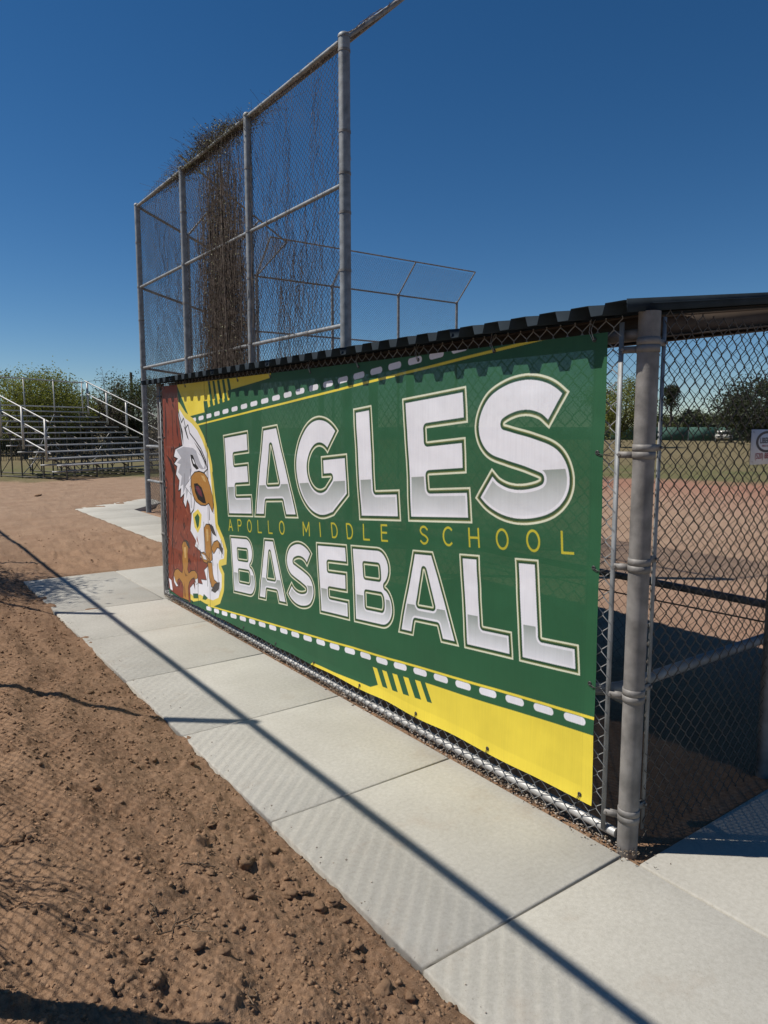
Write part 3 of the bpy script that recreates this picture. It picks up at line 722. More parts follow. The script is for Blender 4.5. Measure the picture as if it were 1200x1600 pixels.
def banner_material():
    m = bpy.data.materials.new('printed_mesh_vinyl'); m.use_nodes = True
    nt = m.node_tree; N = nt.nodes; L = nt.links; b = N['Principled BSDF']; out = N['Material Output']
    b.inputs['Roughness'].default_value = .55; b.inputs['Specular IOR Level'].default_value = .3
    uv = N.new('ShaderNodeUVMap'); tx = N.new('ShaderNodeTexImage'); tx.image = BANNER_IMG; tx.interpolation = 'Linear'; tx.extension = 'EXTEND'
    L.new(uv.outputs[0], tx.inputs[0])
    g = N.new('ShaderNodeNewGeometry')
    n1 = N.new('ShaderNodeTexNoise'); n1.inputs['Scale'].default_value = 5; n1.inputs['Detail'].default_value = 8; L.new(g.outputs['Position'], n1.inputs['Vector'])
    r = N.new('ShaderNodeMapRange'); r.inputs[1].default_value = .3; r.inputs[2].default_value = .7; r.inputs[3].default_value = .93; r.inputs[4].default_value = 1.04; L.new(n1.outputs[0], r.inputs[0])
    mx = N.new('ShaderNodeMix'); mx.data_type = 'RGBA'; mx.blend_type = 'MULTIPLY'; mx.inputs[0].default_value = 1
    L.new(tx.outputs[0], mx.inputs[6]); L.new(r.outputs[0], mx.inputs[7]); L.new(mx.outputs[2], b.inputs['Base Color'])
    # woven threads
    mp = N.new('ShaderNodeMapping'); mp.inputs['Scale'].default_value = (1, 260, 60); L.new(g.outputs['Position'], mp.inputs[0])
    n2 = N.new('ShaderNodeTexNoise'); n2.inputs['Scale'].default_value = 1; n2.inputs['Detail'].default_value = 3; L.new(mp.outputs[0], n2.inputs['Vector'])
    bp = N.new('ShaderNodeBump'); bp.inputs['Strength'].default_value = .18; bp.inputs['Distance'].default_value = .002
    L.new(n2.outputs[0], bp.inputs['Height']); L.new(bp.outputs[0], b.inputs['Normal'])
    mp2 = N.new('ShaderNodeMapping'); mp2.inputs['Scale'].default_value = (1, 120, 5); L.new(g.outputs['Position'], mp2.inputs[0])
    n3 = N.new('ShaderNodeTexNoise'); n3.inputs['Scale'].default_value = 1; n3.inputs['Detail'].default_value = 4; L.new(mp2.outputs[0], n3.inputs['Vector'])
    r3 = N.new('ShaderNodeMapRange'); r3.inputs[1].default_value = .3; r3.inputs[2].default_value = .7; r3.inputs[3].default_value = .965; r3.inputs[4].default_value = 1.03; L.new(n3.outputs[0], r3.inputs[0])
    mx3 = N.new('ShaderNodeMix'); mx3.data_type = 'RGBA'; mx3.blend_type = 'MULTIPLY'; mx3.inputs[0].default_value = 1; L.new(mx.outputs[2], mx3.inputs[6]); L.new(r3.outputs[0], mx3.inputs[7]); L.new(mx3.outputs[2], b.inputs['Base Color'])
    tr = N.new('ShaderNodeBsdfTransparent'); ms = N.new('ShaderNodeMixShader')
    # pores everywhere but in the doubled hem
    at = N.new('ShaderNodeAttribute'); at.attribute_name = 'pores'; L.new(at.outputs['Fac'], ms.inputs[0])
    L.new(b.outputs[0], ms.inputs[1]); L.new(tr.outputs[0], ms.inputs[2]); L.new(ms.outputs[0], out.inputs[0])
    return m
M_BANNER = banner_material()

ban = empty('banner', 'large green mesh banner with white block lettering and brown eagle tied to the dugout fence', 'banner', loc=(0, 0, 0))
def banner_point(s, z):
    """s,z in design space (arrays) -> world, with sag between ties and soft wrinkles"""
    t = s/5.015
    zb_ = .034 + .064*t + .010*np.sin(t*math.pi*9)**2*(t > .02)
    zt_ = 2.000 - .026*t + .0*t
    zc = zb_ + (zt_-zb_)*z                                  # z here 0..1
    wr = .005*fbm(s*1.6, zc*2.4, 3, 51) + .0024*fbm(s*6+zc*4, zc*8, 3, 61)
    dia = .0055*np.sin((s*1.2+zc*2.1)*6+3*fbm(s*.7, zc*.9, 2, 71))*np.clip(fbm(s*.9+4, zc*1.2, 2, 81)+.1, 0, 1)
    edge = np.exp(-(zc-zb_)/.10)
    bel = .006*np.sin(t*math.pi*9)**2*edge
    x = BX - .006 + wr + dia - bel
    return x, KB*(6.735-s), CAM_H+KB*(zc-CAM_H), zc
ns_, nz_ = 520, 210
S_, Z_ = np.meshgrid(np.linspace(.045, 5.012, ns_), np.linspace(0, 1, nz_), indexing='ij')
x, y, zz, zc = banner_point(S_, Z_)
idx = np.arange(ns_*nz_).reshape(ns_, nz_)
Q = np.stack([idx[:-1, :-1], idx[1:, :-1], idx[1:, 1:], idx[:-1, 1:]], -1).reshape(-1, 4)
mb = MB(); mb.add(np.stack([x, y, zz], -1), Q)
cloth = mb.build('cloth', M_BANNER, ban, smooth=True)
uvl = cloth.data.uv_layers.new(name='UVMap'); li = np.empty(len(cloth.data.loops), np.int32); cloth.data.loops.foreach_get('vertex_index', li)
U = np.stack([S_.ravel()/ (int(BW*PPM)//2*2/PPM), zc.ravel()/(int(BH1*PPM)//2*2/PPM)], -1)[li]; uvl.data.foreach_set('uv', U.astype(np.float32).ravel())
hem = (np.minimum(np.minimum(S_-.045, 5.012-S_), np.minimum(Z_, 1-Z_)*1.9) > .062)
pa = cloth.data.attributes.new('pores', 'FLOAT', 'POINT'); pa.data.foreach_set('value', np.where(hem, .06, .004).astype(np.float32).ravel())
# grommets and ties
TIES = []
for k in range(10):
    t = .012+.976*k/9; TIES.append((.045+4.967*t, .013, (0, .0, -.06))); TIES.append((.045+4.967*t, .988, (0, .015, .07)))
for zf in (.27, .52, .76): TIES.append((4.985, zf, (0, -.06, -.012))); TIES.append((.07, zf, (0, .03, 0)))
for (s_, zf, d) in TIES:
    x, y, zz, _ = banner_point(np.array([s_]), np.array([zf])); x, y, zz = float(x[0]), float(y[0]), float(zz[0])
    q = MB(); n = 14; V = []
    for rr, xo in ((.0035, -.0015), (.0045, -.003), (.0085, -.003), (.0095, -.0005)):
        for k in range(n): V.append((x+xo, y+rr*math.cos(2*math.pi*k/n), zz+rr*math.sin(2*math.pi*k/n)))
    q.add(V, [(i*n+k, i*n+(k+1) % n, i*n+n+(k+1) % n, i*n+n+k) for i in range(3) for k in range(n)])
    q.build('grommet', M_TIE, ban)
    d = np.array(d); e = np.array([XM-.004, y, zz])+d; a = np.array([x-.004, y, zz])
    q = MB(); mid = (a+e)/2+np.array([-.012, .004, .0]); q.tube([a+np.array([.006, 0, 0]), a, mid, e, e+np.array([.012, .004, .008])], .0016, 5, False)
    q.tube([a+np.array([0, .004, -.003]), mid+np.array([.004, .012, -.006]), e+np.array([0, .014, .01])], .0013, 4, False)
    q.build('tie', M_TIE if d[2] <= 0 else M_WIRE, ban)

# ------------------------------------------------------------------ backstop
bs = empty('backstop', 'tall rusty-grey chain-link backstop with leaning top hood rising behind the dugout', 'backstop')
XA, ZT = 4.328, 5.66
pA = [(XA, 6.70), (XA, 9.04), (XA, 11.42), (XA, 13.72)]
e45 = np.array([math.sin(math.radians(46.2)), math.cos(math.radians(46.2))])
LB = 6.18; pB = [tuple(np.array(pA[-1])+e45*LB*k/3) for k in (1, 2, 3)]
XC, YC = pB[-1]
pC = [(XC+2.38*k, YC) for k in (1, 2, 3)]
def coupled_post(x, y, r, z1=ZT, z0=-.1, couplings=(3.0, 4.15, 4.9)):
    o = post(bs, x, y, z0, z1, r, M_GALV, cap=True, n=16)
    for z in couplings:
        q = MB(); q.tube([(x, y, z-.012), (x, y, z+.012)], r+.005, 16); shade(q.build('band', M_POST, o))
    return o
coupled_post(*pA[0], .062, couplings=(.8, 2.2, 3.3, 3.9, 4.3, 4.72, 5.52))
for p in pA[1:]: coupled_post(*p, .05, couplings=(1.2, 2.75, 3.6, 4.2, 5.0))
for p in pB+pC: coupled_post(*p, .042, couplings=(2.7, 4.2))
RAILS = (.62, 1.27, 2.73, 4.20, 5.645)
def bay_dir(a, b): d = np.array(b)-np.array(a); return d/np.linalg.norm(d), np.linalg.norm(d)
def fill_bay(a, b, inward, rails, mesh_cache, hood=True, r=.024, sides=3, hd=(.86, .82)):
    d, L_ = bay_dir(a, b)
    for z in rails:
        pipe('rail', (*a, z), (*b, z), r, bs, M_GALV, 10)
    key = round(L_, 2)
    if key not in mesh_cache:
        m = chain_link(L_, 5.62, .0030, sides, False, jit=.03); o = m.build('chain_link', M_WIRE_OLD, bs); mesh_cache[key] = o.data
        h = chain_link(L_, 1.12, .0030, sides, False, jit=.02); o2 = h.build('hood_mesh', M_WIRE_OLD, bs); mesh_cache[(key, 'h')] = o2.data
    else:
        o = link_mesh('chain_link', mesh_cache[key], bs); o2 = link_mesh('hood_mesh', mesh_cache[(key, 'h')], bs)
    off = np.array(inward)*.03
    place(o, (a[0]+off[0], a[1]+off[1], .03), (d[0], d[1], 0)); tag(o, kind='stuff')
    iv = np.array([inward[0]*hd[0], inward[1]*hd[0], hd[1]]); iv /= np.linalg.norm(iv)
    place(o2, (a[0], a[1], ZT), (d[0], d[1], 0), iv); tag(o2, kind='stuff')
    ha = np.array([a[0]+inward[0]*hd[0], a[1]+inward[1]*hd[0], ZT+hd[1]]); hb = np.array([b[0]+inward[0]*hd[0], b[1]+inward[1]*hd[0], ZT+hd[1]])
    pipe('hood_rail', ha, hb, .021, bs, M_GALV, 8)
    pipe('hood_arm', (*b, ZT-.02), hb, .021, bs, M_GALV, 8)
    return ha
cache = {}
ha = None
for k in range(3):
    h_ = fill_bay(pA[k], pA[k+1], (1, 0), RAILS[:5], cache, hd=(.86, .70))
    if k == 0: pipe('hood_arm', (*pA[0], ZT-.02), h_, .024, bs, M_GALV, 8)
nB = (e45[1], -e45[0])
pts = [pA[-1]]+pB
for k in range(3): fill_bay(pts[k], pts[k+1], nB, (1.27, 2.73, 4.20, 5.645), cache)
pts = [pB[-1]]+pC
for k in range(3): fill_bay(pts[k], pts[k+1], (0, -1), (1.27, 4.20, 5.645), cache)
pipe('hood_arm', (*pB[-1], ZT), (pB[-1][0], pB[-1][1]-.86, ZT+.82), .021, bs)

# ------------------------------------------------------------------ dry vine on the backstop
vine = empty('vine', 'dead brown vine hanging over the tall backstop from its top rail', 'vine', loc=(XA-.05, 9.9, 0))
def strands(n, ys, z_top, z_len, sway, xo, rad):
    m = 26; P = np.zeros((n, m, 3)); 
    for i in range(n):
        y0 = ys(); zt = z_top(); L_ = z_len(); 
        t = np.linspace(0, 1, m); w = np.cumsum(rng.normal(0, sway, m)); w2 = np.cumsum(rng.normal(0, sway*.4, m))
        P[i, :, 1] = y0 + w; P[i, :, 2] = np.maximum(zt - L_*t + .02*rng.normal(0, 1, m), .02); P[i, :, 0] = XA - .02 + xo*rng.random() + np.clip(w2, -.10, .10)
    return P
vm = MB()
def rel(P): P = P.copy(); P -= np.array([XA-.05, 9.9, 0]); return P
dense = lambda: min(11.0, max(9.0, rng.normal(9.95, .42)))
vm.multi(rel(strands(620, dense, lambda: rng.uniform(3.8, 5.75), lambda: rng.uniform(1.4, 5.2), .026, .06, 0)), .0028, 3, (.3, .2, .9))
vm.multi(rel(strands(260, dense, lambda: rng.uniform(2.0, 4.5), lambda: rng.uniform(.8, 2.8), .05, .07, 0)), .003, 3, (.3, .2, .9))
vm.multi(rel(strands(105, lambda: rng.normal(7.95, .40), lambda: rng.uniform(3.2, 4.6), lambda: rng.uniform(.7, 2.2), .024, .05, 0)), .0022, 3, (.3, .2, .9))
vm.multi(rel(strands(45, lambda: rng.uniform(6.9, 9.0), lambda: rng.uniform(4.6, 5.7), lambda: rng.uniform(.4, 2.0), .022, .05, 0)), .002, 3, (.3, .2, .9))
vm.multi(rel(strands(55, lambda: rng.uniform(11.4, 12.8), lambda: rng.uniform(3.4, 5.7), lambda: rng.uniform(.5, 1.8), .022, .05, 0)), .002, 3, (.3, .2, .9))
tag(vm.build('stems', M_VINE, vine), kind='stuff')
tm = MB(); tm.tube(rel(np.array([(XA-.04, 9.72, -.05), (XA-.03, 9.76, .8), (XA-.05, 9.70, 1.6), (XA-.02, 9.78, 2.4), (XA-.05, 9.74, 3.3), (XA-.03, 9.85, 4.4), (XA-.02, 9.9, 5.5)])), [.035, .03, .026, .022, .018, .014, .008], 7)
tm.tube(rel(np.array([(XA-.04, 10.05, -.05), (XA-.03, 10.0, .9), (XA-.05, 10.12, 2.0), (XA-.02, 10.2, 3.2), (XA-.04, 10.3, 4.7)])), [.026, .022, .02, .015, .008], 7); tm.build('trunk', M_VINE, vine, smooth=True)
# debris lying on the hood, sprouting tufts on the top rail
hm = MB(); n = 1500; P = np.zeros((n, 7, 3))
for i in range(n):
    y0 = rng.uniform(6.75, 12.6) if rng.random() < .55 else rng.normal(10.2, .9); t0 = rng.uniform(0, .95); d = rng.normal(0, 1, 2); L_ = rng.uniform(.15, .7)
    for k in range(7):
        t = t0 + d[0]*L_*.12*k/6; t = min(max(t, -.02), 1.02); P[i, k] = (XA+.86*t+.01*rng.normal(), y0+np.sign(d[1])*L_*k/6, ZT+.70*t+.008*rng.normal()+.006)
hm.multi(rel(P), .003, 3, (0, 0, 1))
n = 900; P = np.zeros((n, 6, 3))
for i in range(n):
    y0 = rng.normal(10.35, .75); up_ = rng.uniform(.04, .34)*math.exp(-((y0-10.4)/1.0)**2)+.03; a = rng.normal(0, .16, 2)
    for k in range(6):
        f = k/5; P[i, k] = (XA+.05+a[0]*f+.1*rng.random()*0, y0+a[1]*f*1.4, ZT-.1+(up_+.1)*(f-.28*f*f))
hm.multi(rel(P), .0018, 3, (1, 0, .2)); tag(hm.build('debris', M_VINE, vine), kind='stuff')
def leaf_quads(C, size, rg, aspect=.55):
    n = len(C); a = rg.normal(0, 1, (n, 3)); a /= np.linalg.norm(a, axis=1)[:, None]; b = rg.normal(0, 1, (n, 3)); b -= (b*a).sum(1)[:, None]*a; b /= np.linalg.norm(b, axis=1)[:, None]
    s = (size*(.6+.8*rg.random(n)))[:, None]; V = np.stack([C-a*s, C+b*s*aspect, C+a*s, C-b*s*aspect], 1).reshape(-1, 3)
    return V, np.arange(n*4).reshape(n, 4)
lm = MB(); n = 4200; yy = rng.normal(10.45, .75, n); hh = rng.random(n)**1.5*.42*np.exp(-((yy-10.4)/1.05)**2)
lm.add(*leaf_quads(rel(np.stack([XA+rng.normal(.08, .1, n), yy, ZT-.06+hh*.8], -1)), .014, rng))
n = 2200; lm.add(*leaf_quads(rel(np.stack([XA-.02+rng.normal(0, .05, n), np.clip(rng.normal(10, .45, n), 8.9, 11.2), rng.uniform(1.2, 5.6, n)], -1)), .012, rng))
tag(lm.build('foliage', M_VLEAF, vine), kind='stuff')

# ------------------------------------------------------------------ bleachers
bl = empty('bleachers', 'silver aluminium bleachers with sloping handrails beyond the dirt, left of the backstop', 'bleachers')
TH = math.radians(60.7); bd = np.array([math.sin(TH), math.cos(TH), 0]); bn = np.array([-math.cos(TH), math.sin(TH), 0])
BO = np.array([4.80, 23.70, 0]); RUN, RISE, BL, Z1 = .5, .196, 5.35, .455
RB = np.stack([bd, bn, [0, 0, 1]], 1)
NR = 10
def bp_(i, u, z=0): return BO + bn*RUN*i + bd*u + np.array([0, 0, Z1+RISE*i+z])
plank = MB(); plank.box((0, 0, 0), (BL, .24, .042), None, .006); pl0 = None
for i in range(NR):
    for nm, off, dz_ in (('seat_plank', 0, 0), ('foot_plank', -.27, -.40)):
        if nm == 'foot_plank' and i == 0: continue
        if pl0 is None: o = plank.build(nm, M_ALU, bl); pl0 = o.data
        else: o = link_mesh(nm, pl0, bl)
        c = bp_(i, BL/2, dz_) + bn*off
        o.matrix_local = Matrix(((bd[0], bn[0], 0, c[0]), (bd[1], bn[1], 0, c[1]), (0, 0, 1, c[2]), (0, 0, 0, 1)))
for u in (.25, 1.45, 2.65, 3.85, 5.05):
    q = MB(); q.box((bp_(0, u, -.1)+bp_(NR-1, u, -.1))/2, (.04, .0001+.05, .05))
    a, b = bp_(-.3, u, -.06), bp_(NR-.7, u, -.06); q.tube([a, b], .024, 6)
    for i in range(NR): q.tube([bp_(i, u, -.02), bp_(i, u, -.16)], .018, 5)
    q.build('stringer', M_FRAME, bl)
    for i in (0, 2, 4, 6, 8, 9.2):
        t_ = bp_(i, u, -.06); q = MB(); q.tube([(t_[0], t_[1], .0), t_], .024, 6); q.build('leg', M_FRAME, bl)
    for i, j in ((2, 4), (6, 4), (6, 9.2)):
        a, b = bp_(i, u), bp_(j, u); q = MB(); q.tube([(a[0], a[1], .12), (b[0], b[1], b[2]-.1)], .014, 5); q.build('brace', M_FRAME, bl)
    a, b = bp_(0, u), bp_(9.2, u); q = MB(); q.tube([(a[0], a[1], .04), (b[0], b[1], .04)], .02, 5); q.build('sill', M_FRAME, bl)
for i, (u0, u1) in ((4, (.25, 1.45)), (4, (2.65, 1.45)), (8, (.25, 1.45)), (8, (3.85, 2.65)), (9.2, (2.65, 3.85)), (6, (3.85, 5.05)), (2, (1.45, 2.65))):
    a, b = bp_(i, u0), bp_(i, u1); q = MB(); q.tube([(a[0], a[1], .1), (b[0], b[1], b[2]-.12)], .014, 5); q.build('brace', M_ALU, bl)
for u in (-.04, BL+.04):
    for i in (1, 3, 5, 7, 9):
        q = MB(); q.box((bp_(i, u, -.1)+bp_(i, u, 1.22))/2, (.05, .06, 1.32), RB); q.build('rail_post', M_ALU, bl)
    for h in (1.2, .72, .22):
        a, b = bp_(.7 if u < 1 else .9, u-.02*np.sign(u-1), h), bp_(9.2, u-.02*np.sign(u-1), h); q = MB(); q.tube([a, b], .024, 8); q.build('handrail', M_ALU, bl)
for h in (1.1, .12):
    q = MB(); q.tube([bp_(9.35, -.04, h), bp_(9.35, BL+.04, h)], .022, 8); q.build('back_rail', M_ALU, bl)
for u in (.05, 1.35, 2.65, 3.95, 5.3):
    q = MB(); q.box((bp_(9.4, u, -.3)+bp_(9.4, u, 1.14))/2, (.036, .03, 1.44), RB); q.build('rail_post', M_ALU, bl)

# ------------------------------------------------------------------ boundary fence beside the camera (its shadow crosses the path)
bf = empty('boundary_fence', 'tall chain-link fence beside the dirt bank, seen only by its shadow over the path', 'fence')
XB, HB = -.107, 3.05
ys = [-3.62, -.76, 2.10, 4.96, 7.82, 10.68, 13.54, 16.40]
for k, yv in enumerate(ys): post(bf, XB, yv, .0, HB+.02, .034 if k != 2 else .042, M_GALV, n=12)
for a, b in zip(ys[:-1], ys[1:]): pipe('top_rail', (XB, a, HB), (XB, b, HB), .024, bf)
me0 = None
for a in ys[:-1]:
    if me0 is None: o = chain_link(2.86, HB-.2, .0019, 3, False, jit=.01).build('chain_link', M_WIRE, bf); me0 = o.data
    else: o = link_mesh('chain_link', me0, bf)
    place(o, (XB-.03, a, .2), (0, 1, 0)); tag(o, kind='stuff')

# ------------------------------------------------------------------ trees and shrubs
BARK = mat('bark', (.10, .08, .06), .9, 0, .3, 10)
def leafmat(name, c, t=.25):
    m = mat(name, c, .75, 0, .45, .8); nt = m.node_tree; b = nt.nodes['Principled BSDF']
    tr = nt.nodes.new('ShaderNodeBsdfTranslucent'); tr.inputs[0].default_value = (c[0]*1.6, c[1]*1.7, c[2]*.9, 1)
    ms = nt.nodes.new('ShaderNodeMixShader'); ms.inputs[0].default_value = t
    nt.links.new(b.outputs[0], ms.inputs[1]); nt.links.new(tr.outputs[0], ms.inputs[2]); nt.links.new(ms.outputs[0], nt.nodes['Material Output'].inputs[0]); return m
LM = {'palo': leafmat('palo_verde_leaf', (.17, .175, .045), .35), 'olive': leafmat('olive_leaf', (.075, .085, .035)), 'dark': leafmat('dark_leaf', (.04, .048, .024)), 'green': leafmat('green_leaf', (.075, .10, .03))}
def tree(name, label, base, h, rx, kind, nleaf=5000, leaf=.10, bare=False, clumps=26, trunk_h=.3, group=None, cz=.62, rz=None, seed=1, open_=.35, spread=1.0):
    rg = np.random.default_rng(seed); t = empty(name, label, 'tree' if 'tree' in name or 'palm' in name else 'shrub', group, loc=tuple(base))
    q = MB(); tr = max(.05, h*.022); th_ = h*trunk_h
    q.tube([(0, 0, -.2), (rg.normal(0, .04)*h, rg.normal(0, .04)*h, th_*.6), (rg.normal(0, .03)*h, rg.normal(0, .03)*h, th_)], [tr*1.3, tr, tr*.8], 7)
    top = np.array([0, 0, th_]); rz = rz or h*.38; cc = np.array([0, 0, h*cz]); K = []
    for k in range(clumps):
        d = rg.normal(0, 1, 3); d /= np.linalg.norm(d); f = .45+.55*rg.random()**.5; K.append(cc + d*f*np.array([rx, rx, rz])*.85)
    K = np.array(K); K[:, 2] = np.maximum(K[:, 2], .25)
    for c in K:
        m1 = top*.5 + c*.5 + rg.normal(0, .06, 3)*h*.5; q.tube([top*(.8+.2*rg.random()), m1, c], [tr*.45, tr*.28, tr*.1], 5, False)
    if bare:
        P = np.zeros((420, 5, 3))
        for i in range(420):
            c = K[rg.integers(len(K))]*(.55+.5*rg.random()); d = rg.normal(0, 1, 3)+np.array([0, 0, .8]); d /= np.linalg.norm(d); L_ = rg.uniform(.15, .5)*h*.4
            for j in range(5): P[i, j] = c+d*L_*j/4+rg.normal(0, .012, 3)*h*j/4
        q.multi(P, tr*.085, 3, (.3, .5, .8))
    q.build('trunk', BARK, t, smooth=True)
    per = nleaf//clumps; C = []
    for c in K:
        s = np.array([rx, rx, rz])*(.22+.16*rg.random())*spread; C.append(c+rg.normal(0, 1, (per, 3))*s*.62)
    C = np.vstack(C); C = C[C[:, 2] > .05]; lm_ = MB(); lm_.add(*leaf_quads(C, leaf, rg)); cr = lm_.build('crown', LM[kind], t); tag(cr, kind='stuff')
    return t
def gp(u, dist, z=-.05): P = at_depth(u, 690, dist); return (P[0], P[1], z)
tree('palo_verde_tree', 'yellow-green feathery tree behind the left end of the bleachers', gp(38, 42), 4.7, 2.3, 'palo', 15000, .05, seed=2, clumps=30)
tree('palo_verde_tree', 'yellow-tinged leafy tree behind the middle of the bleachers', gp(88, 43), 4.6, 2.2, 'palo', 15000, .05, seed=3, clumps=30)
tree('leafy_tree', 'rounded olive-green tree behind the right part of the bleachers', gp(122, 46), 3.9, 2.0, 'olive', 14000, .055, seed=4)
tree('bare_tree', 'thin bare-branched grey tree above the right-hand handrails', gp(172, 44), 4.9, 1.7, 'olive', 500, .06, bare=True, seed=5)
tree('leafy_tree', 'dull green tree beside the left post of the backstop', gp(214, 46), 4.9, 1.8, 'olive', 14000, .055, seed=6)
ORD = ('first', 'second', 'third', 'fourth', 'fifth', 'sixth', 'seventh')
for k, (u, ds, h, r) in enumerate(((-20, 47, 2.6, 2.2), (25, 48, 2.3, 2.2), (65, 47, 2.4, 2.0), (105, 48, 2.2, 2.0), (145, 47, 2.5, 2.0), (190, 48, 2.2, 1.9), (232, 47, 2.6, 2.2))):
    tree('hedge_shrub', ORD[k]+' dark shrub from the left in the hedge behind the bleachers', gp(u, ds), h, r, 'dark', 6000, .06, seed=20+k, trunk_h=.12, cz=.48, clumps=18, group='shrubs in the hedge behind the bleachers', rz=h*.45)
tree('leafy_tree', 'light green tree seen through the mesh between banner edge and corner post', gp(968, 62), 6.1, 2.9, 'palo', 15000, .07, seed=7, trunk_h=.2, cz=.55)
tree('leafy_tree', 'big dark tree above the fence company plaque', gp(1185, 75), 6.6, 4.4, 'dark', 18000, .11, seed=8, trunk_h=.18, cz=.52, clumps=38, rz=3.0)
tree('leafy_tree', 'low dark tree right of the corner post on the far field edge', gp(1062, 108), 4.6, 4.0, 'olive', 5000, .18, seed=9, trunk_h=.2, cz=.55)
tree('leafy_tree', 'small dark round tree between the palm and the white roof', gp(1090, 112), 4.4, 3.0, 'dark', 4000, .18, seed=10, trunk_h=.2, cz=.55)
tree('leafy_tree', 'small yellowish tree just left of the big dark tree', gp(1136, 116), 3.6, 2.6, 'palo', 2500, .18, seed=12, trunk_h=.2, cz=.55)
t = empty('palm_tree', 'slim fan palm with a shaggy head right of the corner post', 'tree', loc=gp(1046, 105)); q = MB(); q.tube([(0, 0, -.2), (.1, 0, 3), (.05, .1, 6.3)], [.2, .16, .14], 8); q.build('trunk', BARK, t)
rg = np.random.default_rng(5); C = rg.normal(0, 1, (900, 3)); C = C/np.linalg.norm(C, axis=1)[:, None]*rg.uniform(.3, 1.0, (900, 1))*np.array([1.1, 1.1, .9])+np.array([0, 0, 6.5]); C = np.vstack([C, rg.normal(0, 1, (500, 3))*np.array([.5, .5, .6])+np.array([0, 0, 5.3])])
q = MB(); q.add(*leaf_quads(C, .35, rg, .2)); tag(q.build('crown', LM['dark'], t), kind='stuff')
# shrub outside the frame whose shade falls over the corner of the path
tree('leafy_tree', 'small tree by the boundary fence, seen only by its shade on the path corner', (-.92, 9.35, .0), 3.6, 1.15, 'olive', 14000, .02, seed=14, clumps=30, trunk_h=.35, cz=.72, rz=.8, bare=True)
# dead weeds on the boundary fence near the camera
wd = empty('dead_weed', 'dry weed on the boundary fence, seen only by its twiggy shadow on the near dirt', 'weed', loc=(-.05, 2.75, .22)); q = MB(); P = np.zeros((46, 10, 3))
for i in range(46):
    a = rng.normal(0, 1, 2); w = np.cumsum(rng.normal(0, .02, (10, 2)), 0); L_ = rng.uniform(.35, 1.0)
    for k in range(10): f = k/9; P[i, k] = (-.03+.05*a[0]*f+w[k, 0]*.5, a[1]*.30*f+w[k, 1], L_*f-.02)
P[..., 0] = np.clip(P[..., 0], -.2, .03)
q.multi(P, .003, 3, (1, 0, 0)); q.build('stems', M_VINE, wd)

# ------------------------------------------------------------------ far edge of the field
wf = empty('windscreen_fence', 'long green windscreen fence along the far side of the field', 'fence')
M_SCREEN = mat('green_windscreen', (.03, .085, .065), .8, 0, .2, .5)
c0 = at_depth(1075, 690, 96); fdir = np.array([math.cos(math.radians(58)), -math.sin(math.radians(58)), 0])
scr = None
for k in range(-14, 14):
    a = np.array([c0[0], c0[1], 0])+fdir*3.05*k; b = a+fdir*3.05
    q = MB(); q.box(((a+b)/2)+np.array([0, 0, .86]), (3.0, .012, 1.62), np.stack([fdir, [-fdir[1], fdir[0], 0], [0, 0, 1]], 1))
    q.build('screen_panel', M_SCREEN, wf)
    pipe('post', (a[0], a[1], -.2), (a[0], a[1], 1.8), .03, wf, M_GALV, 6)
M_WHITE = mat('white_paint', (.75, .75, .72), .6, 0, .05); M_WALL = mat('tan_stucco', (.36, .29, .22), .9); M_GLASS = mat('dark_glass', (.02, .025, .03), .12)
def house(name, label, u, dist, L_, D_, hw, hr):
    P = at_depth(u, 690, dist); t = empty(name, label, 'building', loc=(P[0], P[1], -.1)); R = np.stack([fdir, [-fdir[1], fdir[0], 0], [0, 0, 1]], 1); yb = R[:, 1]
    q = MB(); q.box((0, 0, hw/2), (L_, D_, hw), R); q.build('wall', M_WALL, t)
    q = MB(); V = []
    for sx in (-1, 1):
        V += [R @ np.array((sx*(L_/2+.5), -D_/2-.5, hw+.002)), R @ np.array((sx*(L_/2+.5), 0, hw+hr)), R @ np.array((sx*(L_/2+.5), D_/2+.5, hw+.002)), R @ np.array((sx*(L_/2+.5), -D_/2-.5, hw+.17)), R @ np.array((sx*(L_/2+.5), 0, hw+hr+.17)), R @ np.array((sx*(L_/2+.5), D_/2+.5, hw+.17))]
    q.add(V, [(0, 6, 7, 1), (1, 7, 8, 2), (3, 4, 10, 9), (4, 5, 11, 10), (0, 3, 9, 6), (2, 8, 11, 5), (0, 1, 4, 3), (1, 2, 5, 4), (6, 9, 10, 7), (7, 10, 11, 8)]); q.build('roof', M_WHITE, t)
    for k in range(int(L_/3)):
        c = R @ np.array((-L_/2+1.5+3*k, -D_/2-.01, hw*.55)); q = MB(); q.box(c, (1.4, .05, .9), R); q.build('window', M_GLASS, t)
house('school_building', 'low building with a white roof behind the green windscreen fence', 1104, 122, 9.5, 6, 2.0, .25)
